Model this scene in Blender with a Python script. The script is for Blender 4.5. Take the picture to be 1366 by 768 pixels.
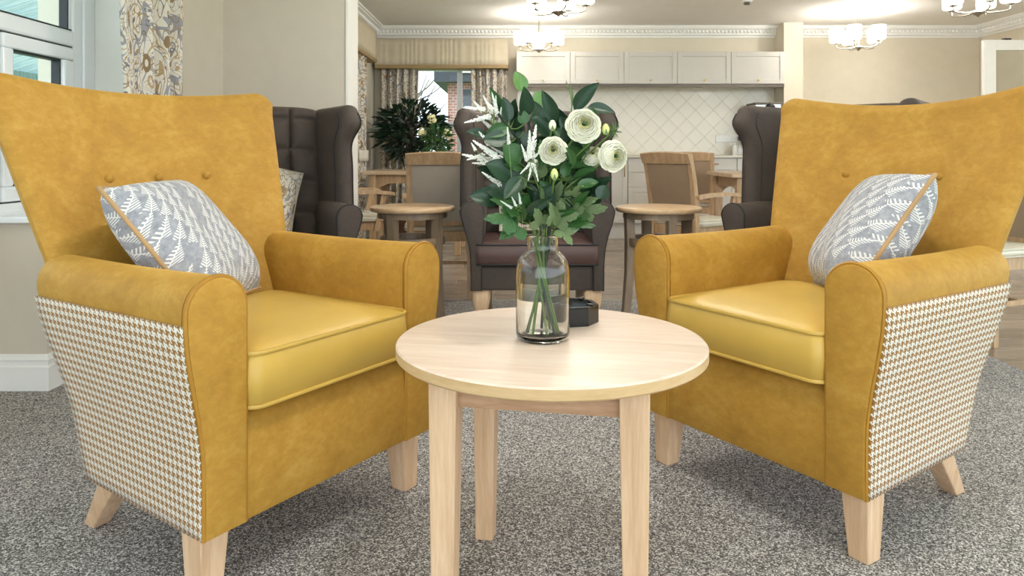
import bpy, bmesh, math, random
from mathutils import Vector, Matrix, Euler
random.seed(7)
for o in list(bpy.data.objects): bpy.data.objects.remove(o)
SC = bpy.context.scene
COL = SC.collection
PI = math.pi
# ------------------------------------------------------------------ camera
F = 975.0; HC = 0.96; YH = 203.0            # focal length in px of the 1366 px frame, eye height, horizon row
cd = bpy.data.cameras.new('camera'); cam = bpy.data.objects.new('camera', cd); COL.objects.link(cam)
cam.location = (0, 0, HC); cam.rotation_euler = (PI/2, 0, 0)
cd.sensor_width = 36; cd.lens = F/1366*36; cd.shift_y = -(384-YH)/1366; cd.clip_start = .02; cd.clip_end = 300
SC.camera = cam
# ------------------------------------------------------------------ world, light, exposure
w = bpy.data.worlds.new('world'); SC.world = w; w.use_nodes = True
bg = w.node_tree.nodes['Background']
bg.inputs[0].default_value = (.84, .93, 1.0, 1); bg.inputs[1].default_value = 2.5
SC.view_settings.view_transform = 'Standard'; SC.view_settings.look = 'None'
SC.view_settings.exposure = 0.56; SC.view_settings.gamma = 1.0; SC.view_settings.use_curve_mapping = False
SC.cycles.max_bounces = 10; SC.cycles.diffuse_bounces = 5; SC.cycles.transmission_bounces = 10
SC.cycles.transparent_max_bounces = 12; SC.cycles.sample_clamp_indirect = 6
LAMP_W = 17.0; SHADE_E = 1.8

def W(px, py, Y):                            # a point of the room from its bearing and its distance
    return Vector(((px-683)/F*Y, Y, HC-(py-YH)/F*Y))

# ------------------------------------------------------------------ materials
def lin(c):
    return tuple(((v/255)/12.92 if v/255 <= .04045 else ((v/255+.055)/1.055)**2.4) for v in c) + (1,)
MATS = {}
class NT:
    def __init__(s, name):
        s.m = bpy.data.materials.new(name); s.m.use_nodes = True; s.t = s.m.node_tree
        s.b = s.t.nodes['Principled BSDF']; MATS[name] = s.m
    def n(s, typ, **kw):
        nd = s.t.nodes.new(typ)
        for k, v in kw.items():
            if k.startswith('i_'):
                key = k[2:]; key = int(key) if key.isdigit() else key
                if isinstance(v, bpy.types.NodeSocket): s.t.links.new(v, nd.inputs[key])
                else: nd.inputs[key].default_value = v
            else: setattr(nd, k, v)
        return nd
    def math(s, op, a, b=0.0, c=0.0):
        return s.n('ShaderNodeMath', operation=op, i_0=a, i_1=b, i_2=c).outputs[0]
    def mix(s, f, a, b, blend='MIX'):
        return s.n('ShaderNodeMix', data_type='RGBA', blend_type=blend, i_0=f, i_6=a, i_7=b).outputs[2]
    def ramp(s, f, stops, interp='LINEAR'):
        nd = s.n('ShaderNodeValToRGB', i_0=f); r = nd.color_ramp; r.interpolation = interp
        while len(r.elements) < len(stops): r.elements.new(.5)
        for e, (p, c) in zip(r.elements, stops): e.position = p; e.color = c
        return nd.outputs[0]
    def obj(s): return s.n('ShaderNodeTexCoord').outputs['Object']
    def uv(s): return s.n('ShaderNodeTexCoord').outputs['UV']
    def noise(s, vec, scale, detail=3, rough=.55, dist=0.0):
        return s.n('ShaderNodeTexNoise', i_Vector=vec, i_Scale=scale, i_Detail=detail, i_Roughness=rough, i_Distortion=dist).outputs[0]
    def scale(s, vec, sc, rot=(0, 0, 0)):
        return s.n('ShaderNodeMapping', i_Vector=vec, i_Scale=sc, i_Rotation=rot).outputs[0]
    def bump(s, h, strength=.3, dist=.002):
        nd = s.n('ShaderNodeBump', i_Height=h, i_Strength=strength, i_Distance=dist)
        s.t.links.new(nd.outputs[0], s.b.inputs['Normal'])
    def set(s, **kw):
        for k, v in kw.items():
            k = k.replace('_', ' ')
            if isinstance(v, bpy.types.NodeSocket): s.t.links.new(v, s.b.inputs[k])
            else: s.b.inputs[k].default_value = v
        return s.m
def plain(name, c, rough=.5, metal=0, var=.06, scale=8, bump=0, bscale=60, **kw):
    t = NT(name); v = t.obj(); nz = t.noise(v, scale)
    a = lin(c); d = tuple(x*(1-var*2) for x in a[:3])+(1,); l = tuple(min(1, x*(1+var*2)) for x in a[:3])+(1,)
    t.set(Base_Color=t.ramp(nz, [(.25, d), (.75, l)]), Roughness=rough, Metallic=metal, **kw)
    if bump: t.bump(t.noise(v, bscale, 4), bump, .003)
    return t.m
def velvet(name, dark, mid, light):
    t = NT(name); v = t.obj()
    n1 = t.noise(v, 7, 7, .66, .6); n2 = t.noise(t.scale(v, (1, 1, 1.5), (0, .5, .3)), 34, 5, .7, .3)
    f = t.math('MULTIPLY_ADD', n2, .45, t.math('MULTIPLY', n1, .62))
    c = t.ramp(f, [(.22, lin(dark)), (.54, lin(mid)), (.84, lin(light))])
    t.set(Base_Color=c, Roughness=.72, Sheen_Weight=.6, Sheen_Roughness=.35, Sheen_Tint=lin(light))
    t.bump(t.noise(v, 420, 2), .12, .001)
    return t.m
velvet('velvet', (144, 101, 28), (175, 130, 44), (202, 163, 80))
plain('vinyl_yellow', (200, 163, 76), .43, var=.05, scale=5, bump=.08, bscale=300)
plain('velvet_piping', (166, 118, 30), .6)
velvet('brown_fabric', (58, 48, 42), (70, 59, 52), (84, 72, 64))
plain('brown_seat', (86, 62, 58), .42, var=.06, bump=.06, bscale=250)
plain('brown_piping', (34, 30, 29), .55)
def houndstooth(name, period=.019):
    t = NT(name); uv = t.uv(); s = t.n('ShaderNodeSeparateXYZ', i_0=t.scale(uv, (8/period,)*3))
    x = t.math('FLOOR', s.outputs[0]); y = t.math('FLOOR', s.outputs[1])
    wp = t.math('LESS_THAN', t.math('FLOORED_MODULO', x, 8.), 4.); wf = t.math('LESS_THAN', t.math('FLOORED_MODULO', y, 8.), 4.)
    tw = t.math('LESS_THAN', t.math('FLOORED_MODULO', t.math('ADD', x, y), 4.), 2.)
    k = t.math('ADD', t.math('MULTIPLY', tw, wp), t.math('MULTIPLY', t.math('SUBTRACT', 1., tw), wf))
    nz = t.noise(t.obj(), 900, 2)
    a = t.ramp(nz, [(.3, lin((128, 86, 28))), (.7, lin((164, 116, 46)))]); b = t.ramp(nz, [(.3, lin((206, 200, 186))), (.7, lin((234, 229, 219)))])
    t.set(Base_Color=t.mix(k, b, a), Roughness=.85, Sheen_Weight=.1); t.bump(nz, .4, .002); return t.m
houndstooth('houndstooth')
def wood(name, a, b, c, rough=.45, sc=(1.2, 14, 14), rot=(0, 0, 0)):
    t = NT(name); v = t.scale(t.obj(), sc, rot); n1 = t.noise(v, 2.2, 6, .6, .9); n2 = t.noise(v, 14, 3, .6)
    f = t.math('MULTIPLY_ADD', n2, .3, t.math('MULTIPLY', n1, .75))
    t.set(Base_Color=t.ramp(f, [(.3, lin(a)), (.52, lin(b)), (.72, lin(c))]), Roughness=rough); t.bump(n2, .05, .001); return t.m
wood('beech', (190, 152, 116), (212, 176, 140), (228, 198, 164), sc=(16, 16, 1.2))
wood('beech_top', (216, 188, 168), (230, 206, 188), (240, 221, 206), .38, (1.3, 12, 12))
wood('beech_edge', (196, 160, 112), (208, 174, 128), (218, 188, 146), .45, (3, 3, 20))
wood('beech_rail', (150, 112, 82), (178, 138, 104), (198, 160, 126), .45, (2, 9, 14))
wood('taupe_leg', (138, 122, 98), (154, 138, 114), (170, 154, 130), sc=(16, 16, 1.2))
wood('oak', (156, 126, 92), (184, 152, 116), (206, 176, 140), sc=(14, 14, 1.5))
wood('oak_top', (172, 144, 114), (194, 166, 136), (210, 184, 156), .35, (1.2, 12, 12))
wood('walnutish', (122, 102, 82), (142, 122, 100), (160, 140, 118), sc=(14, 14, 1.5))
wood('side_top', (180, 144, 106), (200, 166, 128), (216, 186, 150), .35, (1.2, 12, 12))
for i, k in enumerate((0, 10, -8, 4)):
    wood('plank%d' % i, (118+k, 100+k, 86+k), (142+k, 124+k, 108+k), (160+k, 142+k, 126+k), .2, (1.2, 16, 16))
def carpet():
    t = NT('carpet'); v = t.obj(); vo = t.n('ShaderNodeTexVoronoi', i_Vector=v, i_Scale=290.0); f = t.n('ShaderNodeSeparateColor', i_0=vo.outputs[1]).outputs[0]; n3 = t.noise(v, 3, 2)
    c = t.ramp(f, [(0.0, lin((46, 42, 42))), (.32, lin((102, 97, 96))), (.64, lin((158, 153, 150))), (1.0, lin((238, 235, 231)))])
    c = t.mix(t.math('MULTIPLY', n3, .2), c, lin((138, 133, 131)))
    t.set(Base_Color=c, Roughness=.95); t.bump(t.math('SUBTRACT', 1., vo.outputs[0]), .35, .003); return t.m
carpet()
plain('wall_cream', (208, 199, 183), .75, var=.015, bump=.03, bscale=500)
plain('wall_warm', (222, 212, 192), .75, var=.015, bump=.03, bscale=500)
plain('wall_white', (238, 236, 230), .6, var=.01)
plain('ceiling_paint', (246, 244, 240), .8, var=.01)
plain('white_gloss', (244, 243, 240), .3, var=.01)
plain('upvc', (240, 243, 246), .25, var=.005)
plain('gasket', (28, 30, 33), .5)
plain('cabinet_paint', (207, 203, 195), .4, var=.01)
plain('worktop_stone', (206, 200, 186), .3, var=.05, scale=60)
plain('tile_glaze', (226, 220, 204), .12, var=.015, scale=3)
plain('grout', (204, 196, 178), .85, var=.03)
plain('brass', (206, 176, 116), .3, 1.0)
plain('nickel', (198, 194, 186), .25, 1.0)
plain('dark_metal', (92, 84, 76), .35, .8)
plain('steel', (178, 178, 178), .3, .9)
plain('black_gloss', (10, 10, 11), .2, var=.02)
plain('black_plastic', (22, 22, 24), .4)
plain('white_plastic', (238, 238, 236), .35, var=.01)
plain('grey_vinyl', (172, 162, 148), .45, var=.03)
plain('tan_vinyl', (152, 130, 106), .45, var=.03)
plain('seat_vinyl', (206, 200, 182), .42, var=.03)
plain('pelmet_fabric', (206, 194, 170), .8, var=.03, bump=.1, bscale=300)
plain('pelmet_braid', (160, 134, 94), .7, var=.08, scale=80)
plain('linen_band', (226, 220, 208), .8, var=.03)
plain('stem_green', (96, 120, 62), .5, var=.15, scale=30)
plain('stem_dark', (44, 54, 42), .5, var=.15, scale=30)
def leafmat(name, a, b, rough=.32):
    t = NT(name); v = t.obj(); f = t.noise(v, 22, 3)
    t.set(Base_Color=t.ramp(f, [(.3, lin(a)), (.7, lin(b))]), Roughness=rough, Specular_IOR_Level=.5); t.bump(t.noise(v, 120, 2), .15, .002); return t.m
leafmat('leaf_dark', (20, 46, 30), (42, 74, 48)); leafmat('leaf_mid', (32, 70, 32), (60, 102, 46)); leafmat('leaf_light', (66, 108, 50), (104, 142, 74))
leafmat('leaf_grey', (70, 92, 54), (112, 130, 86), .55); leafmat('bush_dark', (14, 32, 22), (36, 64, 40)); leafmat('garden_green', (84, 120, 70), (150, 180, 120), .7)
leafmat('petal_white', (250, 247, 226), (255, 253, 240), .6); leafmat('petal_cream', (244, 240, 186), (252, 249, 218), .6); leafmat('plume_white', (232, 232, 222), (250, 250, 246), .7)
leafmat('bud_green', (190, 200, 110), (220, 226, 150), .5); leafmat('flower_cream', (230, 220, 160), (248, 240, 200), .6)
plain('pot', (120, 92, 70), .6)
def glass(name, c=(1, 1, 1, 1), ior=1.45, rough=0.0):
    t = NT(name); t.set(Base_Color=c, Roughness=rough, IOR=ior, Transmission_Weight=1.0); return t.m
glass('vase_glass', (.98, .995, .985, 1), 1.38); glass('water', (.97, .99, .985, 1), 1.33)
def pane(name):                              # thin window glass: clear with a slight mirror
    t = NT(name); t.t.nodes.remove(t.b)
    tr = t.n('ShaderNodeBsdfTransparent'); tr.inputs[0].default_value = (.95, .98, .99, 1)
    gl = t.n('ShaderNodeBsdfGlossy'); gl.inputs['Roughness'].default_value = .02
    lw = t.n('ShaderNodeLayerWeight'); fc = t.math('MULTIPLY_ADD', t.math('POWER', lw.outputs['Facing'], 4.), .35, .02)
    mx = t.n('ShaderNodeMixShader'); t.t.links.new(fc, mx.inputs[0]); t.t.links.new(tr.outputs[0], mx.inputs[1]); t.t.links.new(gl.outputs[0], mx.inputs[2])
    t.t.links.new(mx.outputs[0], t.t.nodes['Material Output'].inputs[0]); return t.m
pane('window_glass')
def shade_mat():
    t = NT('opal_glass'); t.set(Base_Color=lin((250, 246, 236)), Roughness=.3, Emission_Color=(1.0, .93, .80, 1), Emission_Strength=SHADE_E); return t.m
shade_mat()
def fern(name, base_a, base_b):
    t = NT(name); uv = t.uv()
    wob = t.n('ShaderNodeTexNoise', i_Vector=uv, i_Scale=3.0, i_Detail=1.0).outputs[1]
    vec = t.n('ShaderNodeVectorMath', operation='MULTIPLY_ADD', i_0=wob, i_1=(.05, .05, 0), i_2=uv).outputs[0]
    out = None
    for (rot, off) in ((.55, 0.0),):
        s = t.n('ShaderNodeSeparateXYZ', i_0=t.n('ShaderNodeMapping', i_Vector=vec, i_Rotation=(0, 0, rot), i_Location=(off, off, 0), i_Scale=(14, 14, 1)).outputs[0])
        col = t.math('FLOOR', s.outputs[0]); a = t.math('ABSOLUTE', t.math('SUBTRACT', t.math('FRACT', s.outputs[0]), .5))
        b = t.math('ADD', s.outputs[1], t.math('MULTIPLY', col, .43))
        seg = t.math('FRACT', t.math('MULTIPLY', b, .55))                         # one sprig along the stem
        hw = t.math('MULTIPLY', t.math('SUBTRACT', 1.05, seg), .47)
        lf = t.math('LESS_THAN', t.math('FRACT', t.math('ADD', t.math('MULTIPLY', b, 4.2), t.math('MULTIPLY', a, -3.2))), .46)
        ins = t.math('MULTIPLY', t.math('LESS_THAN', a, hw), lf)
        ins = t.math('MAXIMUM', ins, t.math('LESS_THAN', a, .03))
        keep = t.math('GREATER_THAN', t.n('ShaderNodeTexWhiteNoise', noise_dimensions='2D', i_Vector=t.n('ShaderNodeCombineXYZ', i_0=col, i_1=t.math('FLOOR', t.math('MULTIPLY', b, .55))).outputs[0]).outputs[0], .06)
        ins = t.math('MULTIPLY', ins, keep)
        out = ins if out is None else t.math('MAXIMUM', out, ins)
    nz = t.noise(t.obj(), 60, 5, .7)
    bgc = t.ramp(nz, [(.3, lin(base_a)), (.7, lin(base_b))])
    t.set(Base_Color=t.mix(t.math('MULTIPLY', out, .85), bgc, lin((236, 234, 230))), Roughness=.85, Sheen_Weight=.1); t.bump(t.noise(t.obj(), 700, 2), .25, .001); return t.m
fern('fern_fabric', (128, 130, 140), (172, 173, 180))
def floral(name, sc, base=(224, 218, 206)):
    t = NT(name); uv = t.uv(); c = lin(base)
    for (k, lo, hi, col, off) in ((1.0, .0, .20, (156, 154, 158), 0), (1.0, .5, .60, (184, 160, 122), 0), (1.5, .1, .24, (166, 138, 98), 5.3), (1.9, .6, .70, (120, 116, 120), 9.1)):
        nz = t.n('ShaderNodeTexNoise', i_Vector=t.n('ShaderNodeMapping', i_Vector=uv, i_Location=(off, off*.6, 0), i_Scale=(1.0, .62, 1), i_Rotation=(0, 0, off)).outputs[0], i_Scale=sc*k, i_Detail=1.2, i_Distortion=1.6).outputs[0]
        fr = t.math('FRACT', t.math('MULTIPLY', nz, 5.5)); c = t.mix(t.math('MULTIPLY', t.math('GREATER_THAN', fr, lo), t.math('LESS_THAN', fr, hi)), c, lin(col))
    vo = t.n('ShaderNodeTexVoronoi', i_Vector=t.scale(uv, (1.0, .5, 1), (0, 0, .6)), i_Scale=sc*1.6); c = t.mix(t.math('LESS_THAN', vo.outputs[0], .22), c, lin((140, 116, 84))); c = t.mix(t.math('LESS_THAN', vo.outputs[0], .12), c, lin(base))
    t.set(Base_Color=c, Roughness=.85, Sheen_Weight=.1); t.bump(t.noise(t.obj(), 500, 2), .15, .001); return t.m
floral('floral_curtain', 5.5); floral('floral_cushion', 2.8, (220, 210, 194))
def polycarb():                              # milky sheet that lets daylight through
    t = NT('canopy_board'); t.t.nodes.remove(t.b); tl = t.n('ShaderNodeBsdfTranslucent'); df = t.n('ShaderNodeBsdfDiffuse'); mx = t.n('ShaderNodeMixShader')
    c = t.ramp(t.noise(t.scale(t.obj(), (1, 9, 1)), 3, 3), [(.3, lin((176, 196, 200))), (.7, lin((224, 230, 226)))])
    t.t.links.new(c, tl.inputs[0]); t.t.links.new(c, df.inputs[0]); t.t.links.new(tl.outputs[0], mx.inputs[1]); t.t.links.new(df.outputs[0], mx.inputs[2]); mx.inputs[0].default_value = .35
    t.t.links.new(mx.outputs[0], t.t.nodes['Material Output'].inputs[0])
polycarb()
def bricks(name):
    t = NT(name); v = t.n('ShaderNodeSeparateXYZ', i_0=t.obj()); cv = t.n('ShaderNodeCombineXYZ', i_0=t.math('ADD', v.outputs[0], v.outputs[1]), i_1=v.outputs[2]).outputs[0]
    b = t.n('ShaderNodeTexBrick', i_Vector=cv, i_Color1=lin((168, 112, 96)), i_Color2=lin((146, 92, 80)), i_Mortar=lin((196, 184, 172)), i_Scale=4.4)
    t.set(Base_Color=b.outputs[0], Roughness=.9); return t.m
bricks('brick_wall')
def rooftiles(name, a, b):
    t = NT(name); v = t.n('ShaderNodeSeparateXYZ', i_0=t.obj()); cv = t.n('ShaderNodeCombineXYZ', i_0=v.outputs[0], i_1=v.outputs[2]).outputs[0]
    k = t.n('ShaderNodeTexBrick', i_Vector=cv, i_Color1=lin(a), i_Color2=lin(b), i_Mortar=lin((96, 70, 66)), i_Scale=4.0)
    t.set(Base_Color=k.outputs[0], Roughness=.85); return t.m
rooftiles('roof_tiles', (176, 128, 120), (150, 106, 100))
plain('slate', (58, 60, 66), .6); plain('lawn', (110, 140, 84), .9, var=.2, scale=4);  plain('bark', (120, 110, 100), .8)

# ------------------------------------------------------------------ mesh helpers
def link(name, me, mat, parent=None):
    o = bpy.data.objects.new(name, me); COL.objects.link(o)
    if mat and not me.materials: me.materials.append(MATS[mat])
    if parent: o.parent = parent
    return o
def mk(name, vs, fs, mat, parent=None, smooth=True, ang=40, uvs=None):
    me = bpy.data.meshes.new(name); me.from_pydata([tuple(v) for v in vs], [], fs); me.validate()
    if uvs is not None:
        l = me.uv_layers.new(name='UVMap')
        for lp in me.loops: l.data[lp.index].uv = uvs[lp.vertex_index]
    bm = bmesh.new(); bm.from_mesh(me); bmesh.ops.recalc_face_normals(bm, faces=bm.faces); bm.to_mesh(me); bm.free()
    if smooth:
        me.polygons.foreach_set('use_smooth', [True]*len(me.polygons)); me.set_sharp_from_angle(angle=math.radians(ang))
    return link(name, me, mat, parent)
def boxdata(x0, x1, y0, y1, z0, z1, bev=0, seg=2):
    bm = bmesh.new(); bmesh.ops.create_cube(bm, size=1)
    for v in bm.verts: v.co = Vector(((x0+x1)/2+v.co.x*(x1-x0), (y0+y1)/2+v.co.y*(y1-y0), (z0+z1)/2+v.co.z*(z1-z0)))
    if bev: bmesh.ops.bevel(bm, geom=bm.edges[:], offset=bev, segments=seg, affect='EDGES', profile=.5)
    return bm
def box(name, x0, x1, y0, y1, z0, z1, mat, parent=None, bev=0.0, seg=2):
    bm = boxdata(x0, x1, y0, y1, z0, z1, bev, seg); me = bpy.data.meshes.new(name); bm.to_mesh(me); bm.free()
    if bev:
        me.polygons.foreach_set('use_smooth', [True]*len(me.polygons)); me.set_sharp_from_angle(angle=math.radians(20))
    return link(name, me, mat, parent)
def hexa(name, bot, top, mat, parent=None, bev=.004):       # 4 bottom + 4 top corners: tapered legs
    bm = bmesh.new(); v = [bm.verts.new(p) for p in list(bot)+list(top)]
    for f in ((3, 2, 1, 0), (4, 5, 6, 7), (0, 1, 5, 4), (1, 2, 6, 5), (2, 3, 7, 6), (3, 0, 4, 7)): bm.faces.new([v[i] for i in f])
    bmesh.ops.recalc_face_normals(bm, faces=bm.faces)
    if bev: bmesh.ops.bevel(bm, geom=bm.edges[:], offset=bev, segments=2, affect='EDGES', profile=.5)
    me = bpy.data.meshes.new(name); bm.to_mesh(me); bm.free()
    me.polygons.foreach_set('use_smooth', [True]*len(me.polygons)); me.set_sharp_from_angle(angle=math.radians(20))
    return link(name, me, mat, parent)
def sq(cx, cy, z, a, b=None, rot=0):
    b = b or a; c, s = math.cos(rot), math.sin(rot)
    return [(cx+x*c-y*s, cy+x*s+y*c, z) for x, y in ((-a, -b), (a, -b), (a, b), (-a, b))]
def rings(name, secs, mat, parent=None, closed=True, caps=True, ang=40, loop=False, uvs=None):
    n = len(secs[0]); vs = [p for s in secs for p in s]; fs = []
    m = len(secs)
    for i in range(m if loop else m-1):
        i2 = (i+1) % m
        for j in range(n if closed else n-1):
            k = (j+1) % n; fs.append((i*n+j, i*n+k, i2*n+k, i2*n+j))
    if caps and closed and not loop: fs += [tuple(range(n))[::-1], tuple((m-1)*n+j for j in range(n))]
    return mk(name, vs, fs, mat, parent, True, ang, uvs)
def lathe(name, prof, mat, parent=None, n=28, c=(0, 0, 0), caps=True, ang=40):
    secs = [[(c[0]+r*math.cos(2*PI*j/n), c[1]+r*math.sin(2*PI*j/n), c[2]+z) for j in range(n)] for r, z in prof]
    return rings(name, secs, mat, parent, True, caps, ang)
def frame_dirs(pts, closed):
    n = len(pts); out = []
    up = None
    for i in range(n):
        if closed: t = pts[(i+1) % n]-pts[i-1]
        else: t = pts[min(i+1, n-1)]-pts[max(i-1, 0)]
        t = t.normalized() if t.length > 1e-9 else Vector((0, 0, 1))
        if up is None: up = t.orthogonal().normalized()
        up = (up-t*up.dot(t)); up = up.normalized() if up.length > 1e-6 else t.orthogonal().normalized()
        out.append((up, t.cross(up)))
    return out
def tube(name, pts, r, mat, parent=None, n=8, closed=False):
    pts = [Vector(p) for p in pts]; fr = frame_dirs(pts, closed); rr = r if isinstance(r, (list, tuple)) else [r]*len(pts)
    secs = [[p+a*(q*math.cos(2*PI*j/n))+b*(q*math.sin(2*PI*j/n)) for j in range(n)] for p, (a, b), q in zip(pts, fr, rr)]
    return rings(name, secs, mat, parent, True, not closed, 60, loop=closed)
def spline(pts, k=6, closed=False):
    P = [Vector(p) for p in pts]; n = len(P); out = []
    rng = range(n) if closed else range(n-1)
    for i in rng:
        if closed: a, b, c, d = P[i-1], P[i], P[(i+1) % n], P[(i+2) % n]
        else: a, b, c, d = P[max(i-1, 0)], P[i], P[i+1], P[min(i+2, n-1)]
        for s in range(k):
            t = s/k
            out.append(.5*((2*b)+(-a+c)*t+(2*a-5*b+4*c-d)*t*t+(-a+3*b-3*c+d)*t**3))
    if not closed: out.append(P[-1])
    return out
def grid(name, f, nu, nv, mat, parent=None, uvf=None, thick=0, ang=60):
    vs = []; uvs = []
    for i in range(nu+1):
        for j in range(nv+1):
            vs.append(f(i/nu, j/nv)); uvs.append(uvf(i/nu, j/nv) if uvf else (i/nu, j/nv))
    fs = [(i*(nv+1)+j, (i+1)*(nv+1)+j, (i+1)*(nv+1)+j+1, i*(nv+1)+j+1) for i in range(nu) for j in range(nv)]
    o = mk(name, vs, fs, mat, parent, True, ang, uvs)
    if thick:
        m = o.modifiers.new('solid', 'SOLIDIFY'); m.thickness = thick; m.offset = 0
    return o
def prism(name, poly, y0, y1, mat, parent=None, bev=0.0):   # polygon in xz pushed along y
    bm = bmesh.new(); a = [bm.verts.new((x, y0, z)) for x, z in poly]; b = [bm.verts.new((x, y1, z)) for x, z in poly]
    n = len(poly); bm.faces.new(a[::-1]); bm.faces.new(b)
    for i in range(n): bm.faces.new((a[i], a[(i+1) % n], b[(i+1) % n], b[i]))
    bmesh.ops.recalc_face_normals(bm, faces=bm.faces)
    if bev:
        ed = [e for e in bm.edges if abs(e.verts[0].co.y-e.verts[1].co.y) < 1e-6]
        bmesh.ops.bevel(bm, geom=ed, offset=bev, segments=2, affect='EDGES', profile=.5)
    me = bpy.data.meshes.new(name); bm.to_mesh(me); bm.free()
    me.polygons.foreach_set('use_smooth', [True]*len(me.polygons)); me.set_sharp_from_angle(angle=math.radians(35))
    return link(name, me, mat, parent)
def tag(o, label, cat, group=None):
    o['label'] = label; o['category'] = cat
    if group: o['group'] = group
    return o
def struct(o): o['kind'] = 'structure'; return o
def stuff(o): o['kind'] = 'stuff'; return o
def thing(name, label, cat, loc=(0, 0, 0), rz=0.0, group=None):
    o = bpy.data.objects.new(name, None); COL.objects.link(o); o.empty_display_size = .1
    o.location = loc; o.rotation_euler = (0, 0, rz); return tag(o, label, cat, group)
def put(name, me, M, parent):                 # share a mesh under a matrix
    o = bpy.data.objects.new(name, me); COL.objects.link(o); o.parent = parent; o.matrix_basis = M; return o
def copy_tree(o, parent=None):
    c = o.copy(); COL.objects.link(c); c.parent = parent
    for ch in list(o.children): copy_tree(ch, c)
    return c
def place(o, loc, rz, label, group=None):
    o.location = loc; o.rotation_euler = (0, 0, rz); o['label'] = label
    if group: o['group'] = group
    return o
# ================================================================== THE ROOM
CE = 2.45
def boxes(name, lst, mat, parent=None):
    bm = bmesh.new(); 
    for b in lst:
        t = boxdata(*b); me = bpy.data.meshes.new('t'); t.to_mesh(me); t.free(); bm.from_mesh(me); bpy.data.meshes.remove(me)
    me = bpy.data.meshes.new(name); bm.to_mesh(me); bm.free(); return link(name, me, mat, parent)
floor = struct(box('floor_carpet', -2.3, 2.25, -1.6, 4.73, -.08, 0, 'carpet'))
floor2 = struct(boxes('floor_wood', [(2.25, 5.7, -1.6, 4.73, -.08, -.004), (-1.75, 5.7, 4.73, 8.85, -.08, -.004)], 'grout'))
struct(box('trim_1', -1.08, 2.25, 4.722, 4.742, -.002, .003, 'steel', None, .001)); 
# floor planks, each its own piece of the wooden floor
PL, PW = 1.22, .19
pm = {}
def plank(x0, x1, y0, y1):
    key = (round(x1-x0, 3), round(y1-y0, 3), random.randrange(4))
    if key not in pm:
        o = box('plank', 0, key[0]-.004, 0, key[1]-.004, -.012, 0, 'plank%d' % key[2], floor2, .0015, 1); pm[key] = o.data; o.location = (x0, y0, 0)
    else: put('plank', pm[key], Matrix.Translation((x0, y0, 0)), floor2)
def planks(X0, X1, Y0, Y1):
    y = Y0; r = 0
    while y < Y1-.01:
        y2 = min(y+PW, Y1); x = X0; first = (.3, .9, .6, 1.22)[r % 4]
        while x < X1-.01:
            x2 = min(x+(first if x == X0 else PL), X1); plank(x, x2, y, y2); x = x2
        y = y2; r += 1
planks(-1.63, 5.56, 4.742, 8.7); planks(2.25, 5.56, 2.46, 4.74)
struct(box('ceiling', -2.4, 5.7, -1.6, 8.9, CE, CE+.1, 'ceiling_paint'))
# left wall: low boxing with a return, window recess, full-height part up to the partition
struct(boxes('wall_left', [(-2.4, -2.12, .0, 2.955, 0, .675), (-2.4, -1.88, 2.955, 4.76, 0, .675), (-2.4, -1.88, 3.70, 4.76, .675, CE),
                           (-2.4, -2.0, .0, 3.70, 2.12, CE), (-2.4, -2.12, -1.6, 0, 0, CE)], 'wall_cream'))
struct(box('wall_reveal', -2.12, -1.875, 3.694, 3.703, .70, 2.12, 'wall_white'))
struct(box('wall_partition', -1.88, -1.079, 4.76, 5.06, 0, CE, 'wall_cream'))
struct(boxes('wall_side', [(-1.80, -1.633, 5.06, 5.7, 0, CE), (-1.80, -1.633, 7.65, 8.7, 0, CE), (-1.80, -1.633, 5.7, 7.65, 0, .84), (-1.80, -1.633, 5.7, 7.65, 2.0, CE)], 'wall_cream'))
struct(boxes('wall_back_window_side', [(-1.8, -1.36, 8.7, 8.95, 0, CE), (-.24, .06, 8.7, 8.95, 0, CE), (-1.36, -.24, 8.7, 8.95, 0, .84), (-1.36, -.24, 8.7, 8.95, 2.0, CE)], 'wall_cream'))
wallb = struct(box('wall_back', .06, 5.7, 8.7, 8.95, 0, CE, 'wall_warm'))
struct(box('wall_pier', 3.125, 3.345, 8.40, 8.7, 0, CE, 'wall_warm'))
struct(box('wall_right', 5.56, 5.75, 4.6, 8.7, 0, CE, 'wall_warm'))
struct(box('trim_6', -1.081, -1.067, 4.752, 5.062, 0, CE, 'wall_white'))
def crown(name, p0, p1, inward):              # cornice between two points of a wall, profile leaning into the room
    prof = [(0, -.13), (.018, -.13), (.022, -.112), (.045, -.10), (.05, -.075), (.075, -.045), (.1, -.035), (.104, -.02), (.12, -.018), (.12, 0), (0, 0)]
    p0, p1, n = Vector(p0), Vector(p1), Vector(inward)
    o = struct(rings(name, [[p+n*d+Vector((0, 0, z)) for d, z in prof] for p in (p0, p1)], 'white_gloss', None, True, True, 25))
    bm = bmesh.new(); L = (p1-p0).length; d = (p1-p0).normalized(); k = int(L/.045)
    for i in range(k):
        c = p0+d*(.045*(i+.5)); 
        bmesh.ops.create_icosphere(bm, subdivisions=1, radius=.0155, matrix=Matrix.Translation(c+n*.062+Vector((0, 0, -.064))) @ Matrix.Diagonal((1, 1, 1.35, 1)))
    me = bpy.data.meshes.new('egg_moulding'); bm.to_mesh(me); bm.free(); e = link('egg_moulding', me, 'white_gloss', o); stuff(e)
crown('trim_2', (-1.633, 8.7, CE), (3.125, 8.7, CE), (0, -1, 0)); crown('trim_3', (3.345, 8.7, CE), (5.56, 8.7, CE), (0, -1, 0))
crown('trim_4', (-1.633, 5.06, CE), (-1.633, 8.7, CE), (1, 0, 0)); crown('trim_5', (5.56, 4.5, CE), (5.56, 8.7, CE), (-1, 0, 0))
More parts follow.
